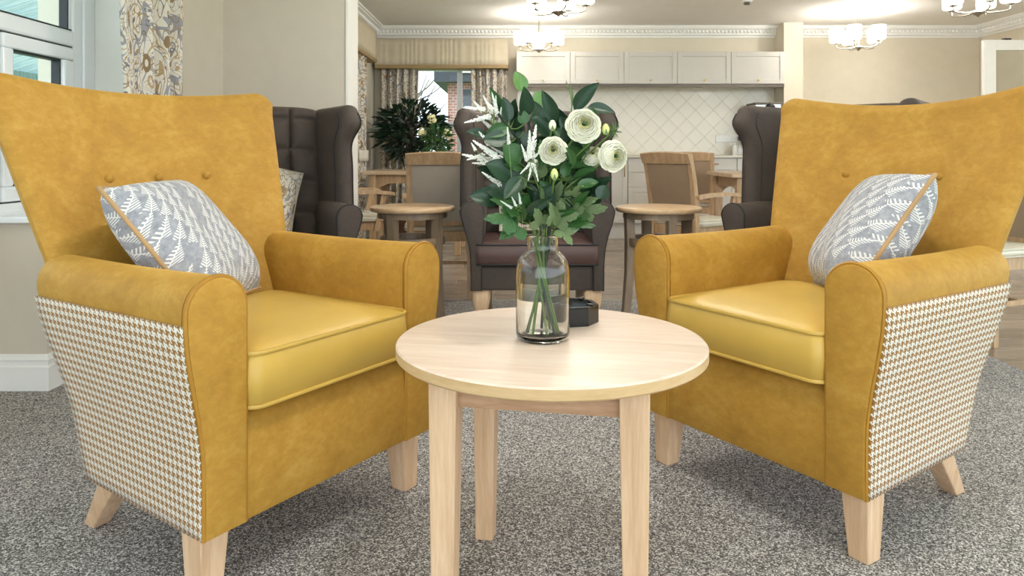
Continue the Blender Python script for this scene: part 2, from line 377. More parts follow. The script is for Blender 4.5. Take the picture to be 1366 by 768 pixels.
def skirting(name, pts, th=.018, h=.145):     # baseboard following a wall line, room on its right-hand side
    prof = [(0, 0), (th, 0), (th, h*.66), (th*.75, h*.70), (th*.75, h*.80), (th*.95, h*.86), (th*.6, h*.93), (th*.3, h), (0, h)]
    P = [Vector(p) for p in pts]; secs = []
    for i, p in enumerate(P):
        d0 = (P[i]-P[i-1]).normalized() if i else (P[1]-P[0]).normalized(); d1 = (P[i+1]-P[i]).normalized() if i < len(P)-1 else d0
        n0 = Vector((d0.y, -d0.x, 0)); n1 = Vector((d1.y, -d1.x, 0)); b = (n0+n1); b = b/(b.length_squared/2) if b.length > 1e-6 else n0
        secs.append([p+b*a+Vector((0, 0, z)) for a, z in prof])
    return struct(rings(name, secs, 'white_gloss', None, True, True, 25))
skirting('baseboard_left', [(-2.12, 2.955, 0), (-1.88, 2.955, 0), (-1.88, 4.76, 0), (-1.079, 4.76, 0), (-1.079, 5.06, 0)])
skirting('baseboard_right', [(3.345, 8.7, 0), (5.56, 8.7, 0)])
# left window: white frame, opening sash, panes and sill
win = struct(bpy.data.objects.new('window_1', None)); COL.objects.link(win); win.location = (-2.15, 0, 0)
def wbox(name, y0, y1, z0, z1, x0, x1, mat, bev=.006): return box(name, x0, x1, y0, y1, z0, z1, mat, win, bev)
ys = [.0, .62, 1.22, 1.82, 2.42, 2.99]
wbox('window_frame', 3.535, 3.695, .70, 2.12, -.035, .03, 'upvc'); wbox('window_frame', 3.60, 3.694, .70, 2.12, .03, .045, 'upvc')
wbox('window_frame', 0, 3.535, .70, .745, -.035, .03, 'upvc'); wbox('window_frame', 0, 3.535, 2.05, 2.12, -.035, .03, 'upvc')
wbox('transom', 0, 3.535, 1.467, 1.545, -.035, .034, 'upvc', .012)
for y in ys: wbox('mullion', y-.035, y+.035, .745, 2.05, -.035, .032, 'upvc')
for i, y in enumerate(ys):
    a = y+.035; b = (ys[i+1]-.035 if i+1 < len(ys) else 3.535)
    # dark rubber line round the opening sash, then the sash itself
    for (q0, q1, r0, r1) in ((a, b, .745, .751), (a, b, 1.461, 1.467), (a, a+.006, .751, 1.461), (b-.006, b, .751, 1.461)): wbox('gasket', q0, q1, r0, r1, -.02, .024, 'gasket', 0)
    sash = wbox('sash', a+.006, b-.006, .751, .815, -.03, .04, 'upvc', .01)
    for (q0, q1, r0, r1) in ((a+.006, b-.006, 1.40, 1.461), (a+.006, a+.075, .815, 1.40), (b-.085, b-.006, .815, 1.40)):
        box('sash_rail', -.03, .04, q0, q1, r0, r1, 'upvc', sash, .01)
    for (q0, q1, r0, r1) in ((a+.075, b-.085, .815, .825), (a+.075, b-.085, 1.39, 1.40), (a+.075, a+.083, .825, 1.39), (b-.095, b-.085, .825, 1.39)): box('glazing_bead', -.02, .02, q0, q1, r0, r1, 'gasket', sash)
    box('pane', -.004, .002, a+.07, b-.08, .81, 1.405, 'window_glass', sash)
    wbox('pane', a-.01, b+.01, 1.54, 2.06, -.004, .002, 'window_glass', 0)
    for (q0, q1, r0, r1) in ((a, b, 1.545, 1.553), (b-.035, b-.025, 1.553, 2.05)): wbox('glazing_bead', q0, q1, r0, r1, -.02, .02, 'gasket', 0)
    wbox('glazing_frame', b-.025, b, 1.55, 2.05, -.02, .02, 'upvc')
box('sill', .03, .31, 2.925, 3.70, .675, .70, 'upvc', win, .006); box('sill', -.03, .07, 0, 2.925, .675, .70, 'upvc', win, .006)
# back window
win2 = struct(bpy.data.objects.new('window_2', None)); COL.objects.link(win2)
for b in ((-1.36, -1.30, .84, 2.0), (-.30, -.24, .84, 2.0), (-1.30, -.30, .84, .90), (-1.30, -.30, 1.94, 2.0), (-1.30, -.30, 1.27, 1.33), (-.66, -.60, .9, 1.94)):
    box('window_frame', b[0], b[1], 8.80, 8.86, b[2], b[3], 'upvc', win2, .005)
box('pane', -1.30, -.30, 8.825, 8.831, .9, 1.94, 'window_glass', win2)
box('sill', -1.38, -.22, 8.62, 8.86, .80, .84, 'upvc', win2, .006)
win3 = struct(bpy.data.objects.new('window_3', None)); COL.objects.link(win3)
for b in ((5.7, 5.76, .84, 2.0), (7.59, 7.65, .84, 2.0), (5.76, 7.59, .84, .9), (5.76, 7.59, 1.94, 2.0), (6.65, 6.71, .9, 1.94)): box('window_frame', -1.75, -1.69, b[0], b[1], b[2], b[3], 'upvc', win3, .005)
box('pane', -1.725, -1.719, 5.76, 7.59, .9, 1.94, 'window_glass', win3)
# open glazed door at the right
door = struct(bpy.data.objects.new('door_1', None)); COL.objects.link(door); door.location = (4.49, 6.95, 0)
for b in ((0, .115, 0, 2.03), (.86, .96, 0, 2.03), (.115, .86, 1.93, 2.03), (.115, .86, 0, .2), (.115, .86, .9, 1.0)):
    box('door_frame', b[0], b[1], 0, .045, b[2], b[3], 'white_gloss', door, .003)
box('pane', .115, .86, .02, .026, 1.0, 1.93, 'window_glass', door); box('pane', .115, .86, .02, .026, .2, .9, 'window_glass', door)
box('door_closer', .19, .26, .0, .045, 2.028, 2.045, 'black_plastic', door, .003); box('handle', .03, .09, -.03, 0, 1.0, 1.12, 'steel', door, .004)
# backsplash: glazed square tiles laid on the diagonal, each its own piece
def clip(poly, x0, x1, z0, z1):
    for ax, val, sg in ((0, x0, 1), (0, x1, -1), (1, z0, 1), (1, z1, -1)):
        out = []
        for i in range(len(poly)):
            p, q = poly[i-1], poly[i]; a, b = (p[ax]-val)*sg, (q[ax]-val)*sg
            if a*b < 0: t = a/(a-b); out.append((p[0]+(q[0]-p[0])*t, p[1]+(q[1]-p[1])*t))
            if b >= 0: out.append(q)
        poly = out
        if len(poly) < 3: return []
    return poly
back = box('splash_bed', .06, 3.12, 8.694, 8.702, .925, 1.75, 'grout', wallb)
D = .2121; g = .003; tile = None
for i in range(-1, 17):
    for j in range(-1, 10):
        cx = .06+i*D+(D/2 if j % 2 else 0); cz = .93+j*D/2
        r = D/2-g*.7; full = [(cx-r, cz), (cx, cz-r), (cx+r, cz), (cx, cz+r)]
        pl = clip(full, .062, 3.12, .928, 1.74)
        if len(pl) < 3: continue
        tilt = Matrix.Rotation(random.uniform(-.004, .004), 4, 'X') @ Matrix.Rotation(random.uniform(-.004, .004), 4, 'Z')
        if all(abs(a[0]-b[0]) < 1e-6 and abs(a[1]-b[1]) < 1e-6 for a, b in zip(pl, full)) and len(pl) == 4:
            if tile is None:
                t0 = prism('tile', [(x-cx, z-cz) for x, z in full], -.0035, 0, 'tile_glaze', back, .0006); tile = t0.data; tile.polygons.foreach_set('use_smooth', [False]*len(tile.polygons)); t0.matrix_basis = Matrix.Translation((cx, 8.694, cz)) @ tilt
            else: put('tile', tile, Matrix.Translation((cx, 8.694, cz)) @ tilt, back)
        else:
            ar = abs(sum(pl[k-1][0]*pl[k][1]-pl[k][0]*pl[k-1][1] for k in range(len(pl))))/2
            if ar > .0006: prism('tile', pl, 8.6905, 8.694, 'tile_glaze', back)

# ================================================================== YELLOW ARMCHAIRS
def rrect(x0, x1, y0, y1, r, z, n=6):
    pts = []
    for cx, cy, a0 in ((x1-r, y0+r, -PI/2), (x1-r, y1-r, 0), (x0+r, y1-r, PI/2), (x0+r, y0+r, PI)):
        for i in range(n+1):
            a = a0+PI/2*i/n; pts.append((cx+r*math.cos(a), cy+r*math.sin(a), z))
    return pts
def seat_cushion(name, parent, x, y0, y1, z0, z1, mat, pip, crown=.02, r=.035, pr=.005, bulge=.012):
    secs = []
    for z, ins in ((z0, .03), (z0+.004, .006), (z0+.012, -.002), (z0*.5+z1*.5, -bulge*.5), (z1-.012, -.002), (z1-.003, .006), (z1+crown*.25, .035), (z1+crown*.7, .10), (z1+crown, .19)):
        secs.append(rrect(-x+ins, x-ins, y0+ins, y1-ins, max(r, .01), z))
    o = rings(name, secs, mat, parent, ang=50)
    for z in (z0+.006, z1-.004): tube('piping', rrect(-x-.001, x+.001, y0-.001, y1, r, z), pr, pip, o, 6, True)
    return o
BTN = [(-.155, .885), (0, .885), (.155, .885)]
def interp(tab, z):
    for (a, *p), (b, *q) in zip(tab, tab[1:]):
        if z <= b or (b, *q) == tab[-1]:
            t = (z-a)/(b-a); return [u+(v-u)*t for u, v in zip(p, q)]
BACK = [(.165, .300, .400, .430), (.45, .325, .480, .540), (.70, .372, .560, .640), (.88, .405, .630, .722), (1.05, .436, .698, .785), (1.20, .458, .752, .832)]   # z: half width, edge y, centre y
def armchair(label, loc, rz, dip=1.140):
    T = thing('armchair', label, 'armchair', loc, rz, 'yellow velvet armchairs')
    cx, cz, r = .333, .632, .071
    def xo(z):
        q = max(0, min(1, (z-.30)/.32)); return .3625+.0415*q*q*(3-2*q)
    outline = [(xo(z), z) for z in (.165, .25, .34, .42, .49, .55, .60)]
    outline += [(cx+r*math.cos(a), cz+r*math.sin(a)) for a in [PI*i/14 for i in range(0, 15)]]
    outline += [(.262, z) for z in (.58, .5, .4, .3, .165)]
    def yr(z): return .48+.12*min(1.05, (z-.165)/.535)
    def inset(z): return .03*max(0, 1-(z-.165)/.47)
    for s in (-1, 1):
        secs = []
        for k in range(9):
            t = k/8; rd = 1-.0*t
            secs.append([(s*(x-(t*inset(z) if x > .3 else 0)), t*yr(z), z-(.004*math.sin(t*PI))) for x, z in outline])
        last = [(s*(abs(p[0])-.333)*.86+s*.333, p[1]+.012, .45+(p[2]-.45)*.975) for p in secs[-1]]
        arm = rings('arm', secs+[last], 'velvet', T, ang=45)
        fac = [(s*(.316+(x-.316)*.985), z if z < .2 else z-.001) for x, z in outline]
        prism('arm_facing', fac, -.02, .001, 'velvet', arm, .006)
        tube('piping', spline([(s*x, -.012, z) for x, z in outline], 2), .0052, 'velvet_piping', arm, 6)
        grid('side_panel', lambda u, v: (s*(xo(.166+.446*v)-u*inset(.166+.446*v)+.0035+.003*math.sin(PI*v)), -.012+u*(yr(.166+.446*v)+.022), .166+.446*v), 14, 16, 'houndstooth', arm,
             lambda u, v: (u*.58*s, v*.46), .003)
        hexa('leg', sq(s*.322, .045, 0, .0255), sq(s*.315, .05, .175, .036), 'beech', T)
        hexa('leg', sq(s*.262, .582, 0, .022, .024), sq(s*.285, .425, .175, .032, .036), 'beech', T)
    rings('front_rail', [[(x, y, z) for y, z in ((.06, .166), (-.010, .166), (-.014, .172), (-.014, .27), (-.010, .33), (.002, .375), (.018, .395), (.06, .398))] for x in (-.266, -.13, 0, .13, .266)], 'velvet', T, ang=50)
    box('seat_base', -.28, .28, .03, .44, .17, .40, 'velvet', T)
    seat_cushion('seat_cushion', T, .257, -.030, .53, .402, .528, 'vinyl_yellow', 'vinyl_yellow', .034)
    # curved, buttoned back
    NZ, NS = 30, 44; secs = []
    def ztop(s): return dip+(1.174-dip)*s*s-.045*max(0, (abs(s)-.86)/.14)**2.6
    for i in range(NZ+7):
        ring_f, ring_b = [], []
        v = min(1.0, i/NZ); ex = max(0, i-NZ)/6
        for j in range(NS+1):
            s = -1+2*j/NS; s = math.sin(s*PI/2*.92)/math.sin(PI/2*.92)
            z = .165+v*(ztop(s)-.04-.165)
            w_, yE, yC = interp(BACK, z); yc = yC-(yC-yE)*abs(s)**2.3
            dy = -(yC-yE)*2.3*abs(s)**1.3*(1 if s > 0 else -1)/w_; n = Vector((dy, -1, 0)).normalized()
            h = .046*max(0, 1-abs(s)**9)**.5
            f = math.cos(ex*PI/2); z2 = z+.04*math.sin(ex*PI/2)
            c = Vector((w_*s, yc+.046, z2)); pf = c+n*h*(f if ex else 1)
            for bx_, bz_ in BTN: pf.y += .016*math.exp(-((pf.x-bx_)**2+(pf.z-bz_)**2)/.022**2)
            pb = c-n*h*(f if ex else 1); ring_f.append(tuple(pf)); ring_b.append(tuple(pb))
        secs.append(ring_f+ring_b[::-1])
    bk = rings('backrest', secs, 'velvet', T, ang=70)
    for x, z in BTN:
        w_, yE, yC = interp(BACK, z); y = yC-(yC-yE)*abs(x/w_)**2.3+.008
        b = lathe('button', [(.0005, .008), (.007, .0072), (.0115, .004), (.013, 0), (.011, -.003)], 'velvet', bk, 14); b.matrix_basis = Matrix.Translation((x, y-.002, z)) @ Matrix.Rotation(PI/2+.12, 4, 'X')
    return T
armchair('yellow velvet armchair with houndstooth side by the white window', (-.444, 1.802, 0), math.radians(57.5))
armchair('yellow velvet armchair with houndstooth side beside the kitchen end, facing left', (.62, 1.975, 0), math.radians(-57), 1.118)

def pillow(name, label, size, th, M, mat, pip, pr=.006, n=22):
    T = thing(name, label, 'cushion'); T.matrix_basis = M
    def edge(s, t):                          # plan: sides drawn in between pointed corners
        k = .055; return (size/2*s*(1-k*(1-t*t)), size/2*t*(1-k*(1-s*s)))
    for sg, nm in ((1, 'cushion_front'), (-1, 'cushion_back')):
        def f(u, v, sg=sg):
            s, t = 2*u-1, 2*v-1; x, y = edge(s, t)
            h = th/2*(max(0, 1-s**4)*max(0, 1-t**4))**.55*(1+.05*math.sin(5*s+2*t))
            return (x, y, sg*h)
        grid(nm, f, n, n, mat, T, lambda u, v: (u, v))
    pts = []
    for a, b in (((-1, -1), (1, -1)), ((1, -1), (1, 1)), ((1, 1), (-1, 1)), ((-1, 1), (-1, -1))):
        for i in range(10):
            q = i/10; x, y = edge(a[0]+(b[0]-a[0])*q, a[1]+(b[1]-a[1])*q); pts.append((x, y, 0))
    tube('piping', pts, pr, pip, T, 6, True)
    return T
def pose(loc, xdir, ydir):
    x = Vector(xdir).normalized(); y = Vector(ydir); y = (y-x*y.dot(x)).normalized(); z = x.cross(y)
    return Matrix.Translation(loc) @ Matrix((x, y, z)).transposed().to_4x4()
def chair_space(loc, rz): return Matrix.Translation(loc) @ Matrix.Rotation(rz, 4, 'Z')
MLc = chair_space((-.444, 1.802, 0), math.radians(57.5)); MRc = chair_space((.62, 1.975, 0), math.radians(-57))
plain('cushion_piping', (176, 142, 98), .7)
pillow('cushion', 'grey fern print cushion leaning in the yellow armchair by the window', .405, .18, MLc @ pose((-.092, .450, .716), (.34, .22, .0), (-.05, .29, .34)), 'fern_fabric', 'cushion_piping')
pillow('cushion', 'grey fern print cushion leaning in the yellow armchair facing left', .405, .19, MRc @ pose((.108, .42, .722), (.28, -.27, .02), (.05, .28, .36)), 'fern_fabric', 'cushion_piping')

# ================================================================== COFFEE TABLE AND WHAT STANDS ON IT
TZ = .55
ct = thing('coffee_table', 'round pale beech coffee table between the two yellow armchairs', 'table', (.085, 1.61, 0), math.radians(-10.5))
lathe('tabletop', [(.30, TZ-.027), (.333, TZ-.027), (.3375, TZ-.023), (.3375, TZ-.004)], 'beech_edge', ct, 96)
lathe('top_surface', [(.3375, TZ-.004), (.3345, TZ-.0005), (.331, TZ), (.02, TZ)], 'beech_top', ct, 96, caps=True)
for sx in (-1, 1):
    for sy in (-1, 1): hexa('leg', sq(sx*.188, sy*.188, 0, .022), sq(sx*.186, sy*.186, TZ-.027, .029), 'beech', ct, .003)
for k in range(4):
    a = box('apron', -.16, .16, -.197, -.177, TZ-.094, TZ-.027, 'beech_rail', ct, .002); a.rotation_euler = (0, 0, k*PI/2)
vx, vy = .0675, 1.606
vase = thing('glass_vase', 'clear glass bottle vase holding flowers on the coffee table', 'vase', (vx, vy, TZ))
outer = [(.001, 0), (.050, 0), (.0565, .004), (.059, .012), (.0592, .14), (.0585, .155), (.055, .170), (.048, .182), (.040, .190), (.0355, .196), (.034, .204), (.034, .220), (.0355, .222), (.037, .225), (.0355, .229), (.0325, .230)]
inner = [(.0305, .228), (.0308, .204), (.0325, .196), (.037, .188), (.045, .179), (.0515, .168), (.0548, .155), (.0555, .14), (.0553, .02), (.051, .0115), (.03, .0095), (.001, .009)]
lathe('glass_body', outer+inner, 'vase_glass', vase, 64, caps=False, ang=60)
tray = thing('octagonal_tray', 'small black octagonal ashtray behind the glass vase', 'tray', (.142, 1.775, TZ), .2)
o8 = lambda r, z: [(r*math.cos(PI/8+k*PI/4), r*math.sin(PI/8+k*PI/4), z) for k in range(8)]
rings('body', [o8(.066, .0), o8(.068, .002), o8(.068, .042), o8(.066, .045), o8(.056, .045), o8(.050, .036), o8(.044, .014), o8(.03, .012)], 'black_gloss', tray, ang=20)
for k in range(4):
    a = k*PI/2+PI/8*0+.0; tb = box('rest', .046, .064, -.006, .006, .043, .049, 'black_gloss', tray, .002); tb.rotation_euler = (0, 0, a+PI/4)
# ------------------------------------------------------------------ flowers in the vase
MOUTH = Vector((vx, vy, TZ+.224))
def Z6(zx, zy, Y): return W(600+zx/3.49, 80+zy/3.49, Y)
def stem_path(top, k, bend=None):             # from the vase bottom through its neck up to the flower
    a = 2.4*k+.5; b0 = MOUTH-Vector((.012*math.cos(a), .012*math.sin(a), .03)) if k > 9 else Vector((vx+.035*math.cos(a+2.6), vy+.03*math.sin(a+2.6), TZ+.014)); m = MOUTH+Vector((.02*math.cos(a), .018*math.sin(a), 0))
    d = top-m; mid = m+d*.45+Vector((-d.x*.18, -d.y*.18, d.z*.10)) if bend is None else Vector(bend)
    return spline([b0, m, mid, top], 6)
def leafdata(name, mat, fold=.12, droop=.10, tip=1.0, nx=9):
    vs = []; fs = []; uvs = []
    for i in range(nx+1):
        t = i/nx; w_ = .5*(math.sin(PI*t**.82)**.75 if 0 < t < 1 else 0.02); z = -droop*t*t
        for q in (-1, -.5, 0, .5, 1): vs.append((t, w_*q, z+fold*abs(q)*w_*2-.02*(abs(q) == .5)))
    for i in range(nx):
        for j in range(4): a = i*5+j; fs.append((a, a+5, a+6, a+1))
    o = mk(name, vs, fs, mat); me = o.data; bpy.data.objects.remove(o); return me
LEAF = {m: leafdata('leaf', m) for m in ('leaf_dark', 'leaf_mid', 'leaf_light', 'leaf_grey')}
def lobed(mat, lobes=3):                      # hand-shaped leaf, lobes as one blade
    vs = [(0, 0, 0)]; fs = []; n = 60
    for i in range(n+1):
        a = -2.2+4.4*i/n; k = (a+2.2)/4.4*lobes; fr = abs((k % 1)-.5)*2
        r = (.42+.58*(1-fr)**.7)*(1-.22*abs(a)/2.2)*(1+.05*math.sin(a*19)); vs.append((.22+r*math.cos(a)*.78, r*math.sin(a)*.8, -.10*r*r+.05*(1-fr)))
    fs = [(0, i, i+1) for i in range(1, n+1)]
    vs[0] = (.2, 0, .03)
    o = mk('lobed_leaf', vs, fs, mat); me = o.data; bpy.data.objects.remove(o); return me
LOB = {m: lobed(m) for m in ('leaf_mid', 'leaf_grey')}
def add_leaf(T, org, me, base, tip, width, nrm, nm='leaf'):
    d = Vector(tip)-Vector(base); L = d.length; n = Vector(nrm)
    x = d.normalized(); y = n.cross(x)
    M = pose(Vector(base)-org, x, y) @ Matrix.Diagonal((L, width, L, 1)); put(nm, me, M, T)
FOL = [  # base, tip (in the close-up), width px of the close-up, material, depth offset, sprig
 (345,150,310,58,58,'leaf_light',.02,1),(350,268,352,142,66,'leaf_dark',-.01,1),(400,225,422,148,58,'leaf_light',.03,1),(490,292,440,158,58,'leaf_dark',-.01,1),
 (580,235,676,116,64,'leaf_dark',-.03,2),(640,222,757,236,50,'leaf_dark',.02,2),(275,288,254,180,52,'leaf_dark',0,0),(300,270,300,192,44,'leaf_dark',.02,0),
 (240,262,196,142,44,'leaf_mid',.02,0),(272,312,176,346,56,'leaf_mid',-.02,0),(268,372,165,366,72,'leaf_dark',-.03,0),(172,358,88,330,44,'leaf_dark',0,0),
 (325,480,262,398,92,'leaf_mid',-.05,0),(305,550,186,484,96,'leaf_dark',-.05,0),(335,550,262,632,62,'leaf_dark',-.07,0),(295,615,178,598,84,'leaf_dark',-.05,0),
 (235,645,108,632,78,'leaf_dark',-.03,0),(462,352,392,268,76,'leaf_dark',-.01,1),(565,352,520,275,66,'leaf_dark',0,2),(345,330,322,408,66,'leaf_dark',0,0),
 (425,300,392,196,56,'leaf_dark',.01,1),(550,440,535,330,78,'leaf_dark',0,2),(605,525,565,428,80,'leaf_dark',0,2),(690,645,728,588,56,'leaf_dark',0,2),
 (345,300,338,236,50,'leaf_mid',-.02,0),(310,350,300,250,54,'leaf_dark',.03,1),(430,430,470,340,70,'leaf_dark',.04,1),(470,620,400,560,70,'leaf_dark',.02,1),
 (560,600,640,560,66,'leaf_dark',.03,2),(610,690,700,640,70,'leaf_dark',.04,2),(330,700,260,640,70,'leaf_dark',.03,0),(440,540,400,470,70,'leaf_dark',.05,1)]
_r = random.Random(77)
for _i in range(64):
    _bx = _r.uniform(230, 640) if _i < 40 else _r.uniform(320, 650); _by = _r.uniform(330, 640) if _i < 40 else _r.uniform(560, 790); _a = _r.uniform(-2.6, -.5); _l = _r.uniform(80, 130)
    FOL.append((_bx, _by, _bx+_l*math.cos(_a), _by+_l*math.sin(_a), _r.uniform(52, 84), _r.choice(('leaf_dark', 'leaf_dark', 'leaf_dark', 'leaf_mid')), _r.uniform(.0, .09) if _i < 40 else _r.uniform(-.04, .05), 0 if _bx < 340 else (1 if _bx < 480 else 2)))
for _i in range(34):
    _bx = _r.uniform(330, 600); _by = _r.uniform(480, 790); _a = _r.uniform(-2.9, -.2); _l = _r.uniform(60, 115)
    FOL.append((_bx, _by, _bx+_l*math.cos(_a), _by+_l*math.sin(_a), _r.uniform(26, 46), _r.choice(('leaf_dark', 'leaf_mid', 'leaf_grey', 'leaf_mid')), _r.uniform(-.07, .02), 0 if _bx < 400 else (1 if _bx < 480 else 2)))
SPR = [('leafy stem of dark oval leaves reaching left from the vase', (225, 250), -.02), ('upright leafy stem with a pale top leaf in the vase', (352, 160), .02), ('leafy stem with the dark leaf beside the largest flower', (600, 220), -.01)]
org = Vector((vx, vy, TZ+.02)); sprT = []
for k, (lab, top, dy) in enumerate(SPR):
    T = thing('leafy_stem', lab, 'foliage', org, 0, 'foliage in the vase'); path = stem_path(Z6(top[0], top[1], vy+dy), k)
    tube('stem', [p-org for p in path], .0032, 'stem_dark', T, 6); sprT.append((T, path))
for i, (bx_, by_, tx, ty, wd, m, dy, k) in enumerate(FOL):
    T, path = sprT[k]; Y = vy+dy; b = Z6(bx_, by_, Y); rnd = random.Random(i)
    tp = Z6(tx, ty, Y+rnd.uniform(-.04, .01)); tp = b+(tp-b)*1.10; px = wd*1.22/3.49*Y/F
    near = min(path[7:], key=lambda p: (p-b).length+max(0, p.z-b.z)*1.5)
    tube('petiole', [p-org for p in spline([near, (near+b)/2+Vector((0, 0, -.006)), b], 4)], .0014, 'stem_green', T, 5)
    add_leaf(T, org, LEAF[m], b, tp, px, (rnd.uniform(-.45, .45), -1, rnd.uniform(.0, .7)))
LB = [  # hand-shaped leaves low in the bunch: base, tip, width, material, depth
 (330,690,190,640,150,'leaf_mid',-.06,3),(320,740,160,735,140,'leaf_mid',-.08,3),(340,760,230,830,130,'leaf_mid',-.07,3),(360,700,300,600,110,'leaf_mid',-.04,3),
 (440,700,430,590,120,'leaf_grey',-.04,4),(470,690,520,560,130,'leaf_grey',-.03,4),(490,730,600,720,140,'leaf_grey',-.06,4),(480,760,470,660,120,'leaf_grey',-.09,4),
 (560,680,690,640,130,'leaf_grey',-.03,4),(600,700,735,690,120,'leaf_grey',-.02,4),(520,780,570,860,120,'leaf_grey',-.06,4),(540,750,680,770,120,'leaf_mid',-.03,4),(430,780,400,690,110,'leaf_grey',-.09,4),(560,640,610,580,100,'leaf_grey',-.05,4)]
for k, (lab, top) in ((3, ('stem of glossy hand shaped green leaves low at left of the vase', (300, 650))), (4, ('stem of pale grey green lobed leaves low at right of the bouquet', (540, 640)))):
    T = thing('leafy_stem', lab, 'foliage', org, 0, 'foliage in the vase'); path = stem_path(Z6(top[0], top[1], vy-.03), k)
    tube('stem', [p-org for p in path], .003, 'stem_green', T, 6)
    for i, (bx_, by_, tx, ty, wd, m, dy, kk) in enumerate(LB):
        if kk != k: continue
        Y = vy+dy; b = Z6(bx_, by_, Y); near = min(path[5:], key=lambda p: (p-b).length)
        tube('petiole', [p-org for p in spline([near, (near+b)/2, b], 3)], .0013, 'stem_green', T, 5)
        add_leaf(T, org, LOB[m], b, Z6(tx, ty, Y-.02), wd*.8/3.49*Y/F, (.9*math.sin(i*2.1), -1, .6+.8*math.cos(i*1.7)), 'lobed_leaf')
def petal(rho, h, wdt, mat, curl=1.2, lift=0.0, ruff=.035):
    vs = []; fs = []; nu, nv = 8, 10
    for i in range(nu+1):
        for j in range(nv+1):
            t = i/nu; q = 2*j/nv-1; a = wdt*q*(.4+.6*math.sin(PI/2*min(1, t*1.4))); e = 1-.13*abs(q)**3*t
            r = rho*(.05+.95*math.sin(PI/2*min(1.35, t*curl))/max(.55, math.sin(PI/2*min(1, curl))))*e
            vs.append((r*math.cos(a), r*math.sin(a), lift+h*(t**1.5)-.1+ruff*math.sin(2.6*j+rho*17)*t*t-.05*abs(q)**2*t))
    for i in range(nu):
        for j in range(nv): q = i*(nv+1)+j; fs.append((q, q+nv+1, q+nv+2, q+1))
    o = mk('petal', vs, fs, mat); me = o.data; bpy.data.objects.remove(o); return me
PET = [(petal(1.0, .10, .60, 'petal_white', 1.0), 7), (petal(.93, .24, .60, 'petal_white', 1.1), 7), (petal(.84, .36, .62, 'petal_white', 1.2), 7), (petal(.74, .44, .64, 'petal_white', 1.25), 6), (petal(.64, .50, .66, 'petal_white', 1.3), 6),
       (petal(.53, .54, .7, 'petal_white', 1.3), 6), (petal(.42, .58, .72, 'petal_white', 1.3), 5), (petal(.32, .61, .8, 'petal_cream', 1.3), 5), (petal(.22, .62, .9, 'petal_cream', 1.3), 5)]
def ranunculus(label, px, py, rpx, dy, face, k, bend=None):
    Y = vy+dy; c = W(px, py, Y); R = rpx*1.06/F*Y; T = thing('ranunculus', label, 'flower', org, 0, 'white flowers in the vase')
    n = Vector(face).normalized(); path = stem_path(c-n*R*.35, k, bend); tube('stem', [p-org for p in path], .0026, 'stem_green', T, 6)
    fx = n.orthogonal(); Mf = pose(c-n*R*.25-org, fx, n.cross(fx)) @ Matrix.Scale(R, 4)
    for q, (me, cnt) in enumerate(PET):
        for j in range(cnt): put('petal', me, Mf @ Matrix.Rotation(2*PI*j/cnt+q*.47, 4, 'Z') @ Matrix.Rotation(random.uniform(-.05, .05), 4, 'X'), T)
    hd = lathe('flower_centre', [(.001, .56), (.06, .55), (.10, .46), (.11, .1), (.06, 0)], 'leaf_mid', T, 12); hd.matrix_basis = Mf
    cl = lathe('calyx', [(.02, -.3), (.12, -.22), (.22, -.1), (.1, -.05)], 'stem_green', T, 10); cl.matrix_basis = Mf
ranunculus('largest white ranunculus at the top of the bouquet', 779, 166, 23.5, -.07, (.05, -1, .28), 6)
ranunculus('white ranunculus in the middle of the bouquet', 738, 200, 19, -.08, (-.05, -1, .2), 8)
ranunculus('white ranunculus turned outward at the right edge of the bouquet', 820, 208, 21, -.05, (.38, -1, .02), 7)
ranunculus('half hidden white ranunculus behind the right hand flower', 791, 206, 15, -.02, (-.25, -.8, .6), 9)
for lab, px, py, dy, k in (('small closed green bud below the middle flower', 739.5, 233, -.09, 10), ('small white bud high in the bouquet', 737, 168, -.05, 11), ('pale yellow bud beside the spiky seed head', 808, 173, -.06, 12)):
    T = thing('flower_bud', lab, 'flower', org, 0, 'buds in the vase'); c = W(px, py, vy+dy)
    tube('stem', [p-org for p in stem_path(c, k)], .002, 'stem_green', T, 6)
    b = lathe('bud', [(.001, .013), (.004, .0115), (.0075, .005), (.008, -.002), (.006, -.007), (.002, -.0095)], 'bud_green' if k != 11 else 'petal_cream', T, 12); b.location = c-org
    for j in range(4):
        s = grid('sepal', lambda u, v: ((v-.5)*.008*(1-u), 0.0105-.004*u*u, -.011+.015*u), 3, 2, 'stem_green', T); s.location = c-org; s.rotation_euler = (0, 0, j*PI/2)
def spike_mesh():
    bm = bmesh.new(); rnd = random.Random(3)
    for i in range(230):
        t = i/230; r = rnd.random()**.6*(.10*(1-t)**.8+.012); a = rnd.uniform(0, 2*PI); s = .021*(1-.45*t)+.006
        bmesh.ops.create_icosphere(bm, subdivisions=1, radius=s, matrix=Matrix.Translation((t, r*math.cos(a), r*math.sin(a))) @ Matrix.Diagonal((1.5, .8, .8, 1)))
    me = bpy.data.meshes.new('flower_spike'); bm.to_mesh(me); bm.free(); me.materials.append(MATS['plume_white']); return me
SPK = spike_mesh()
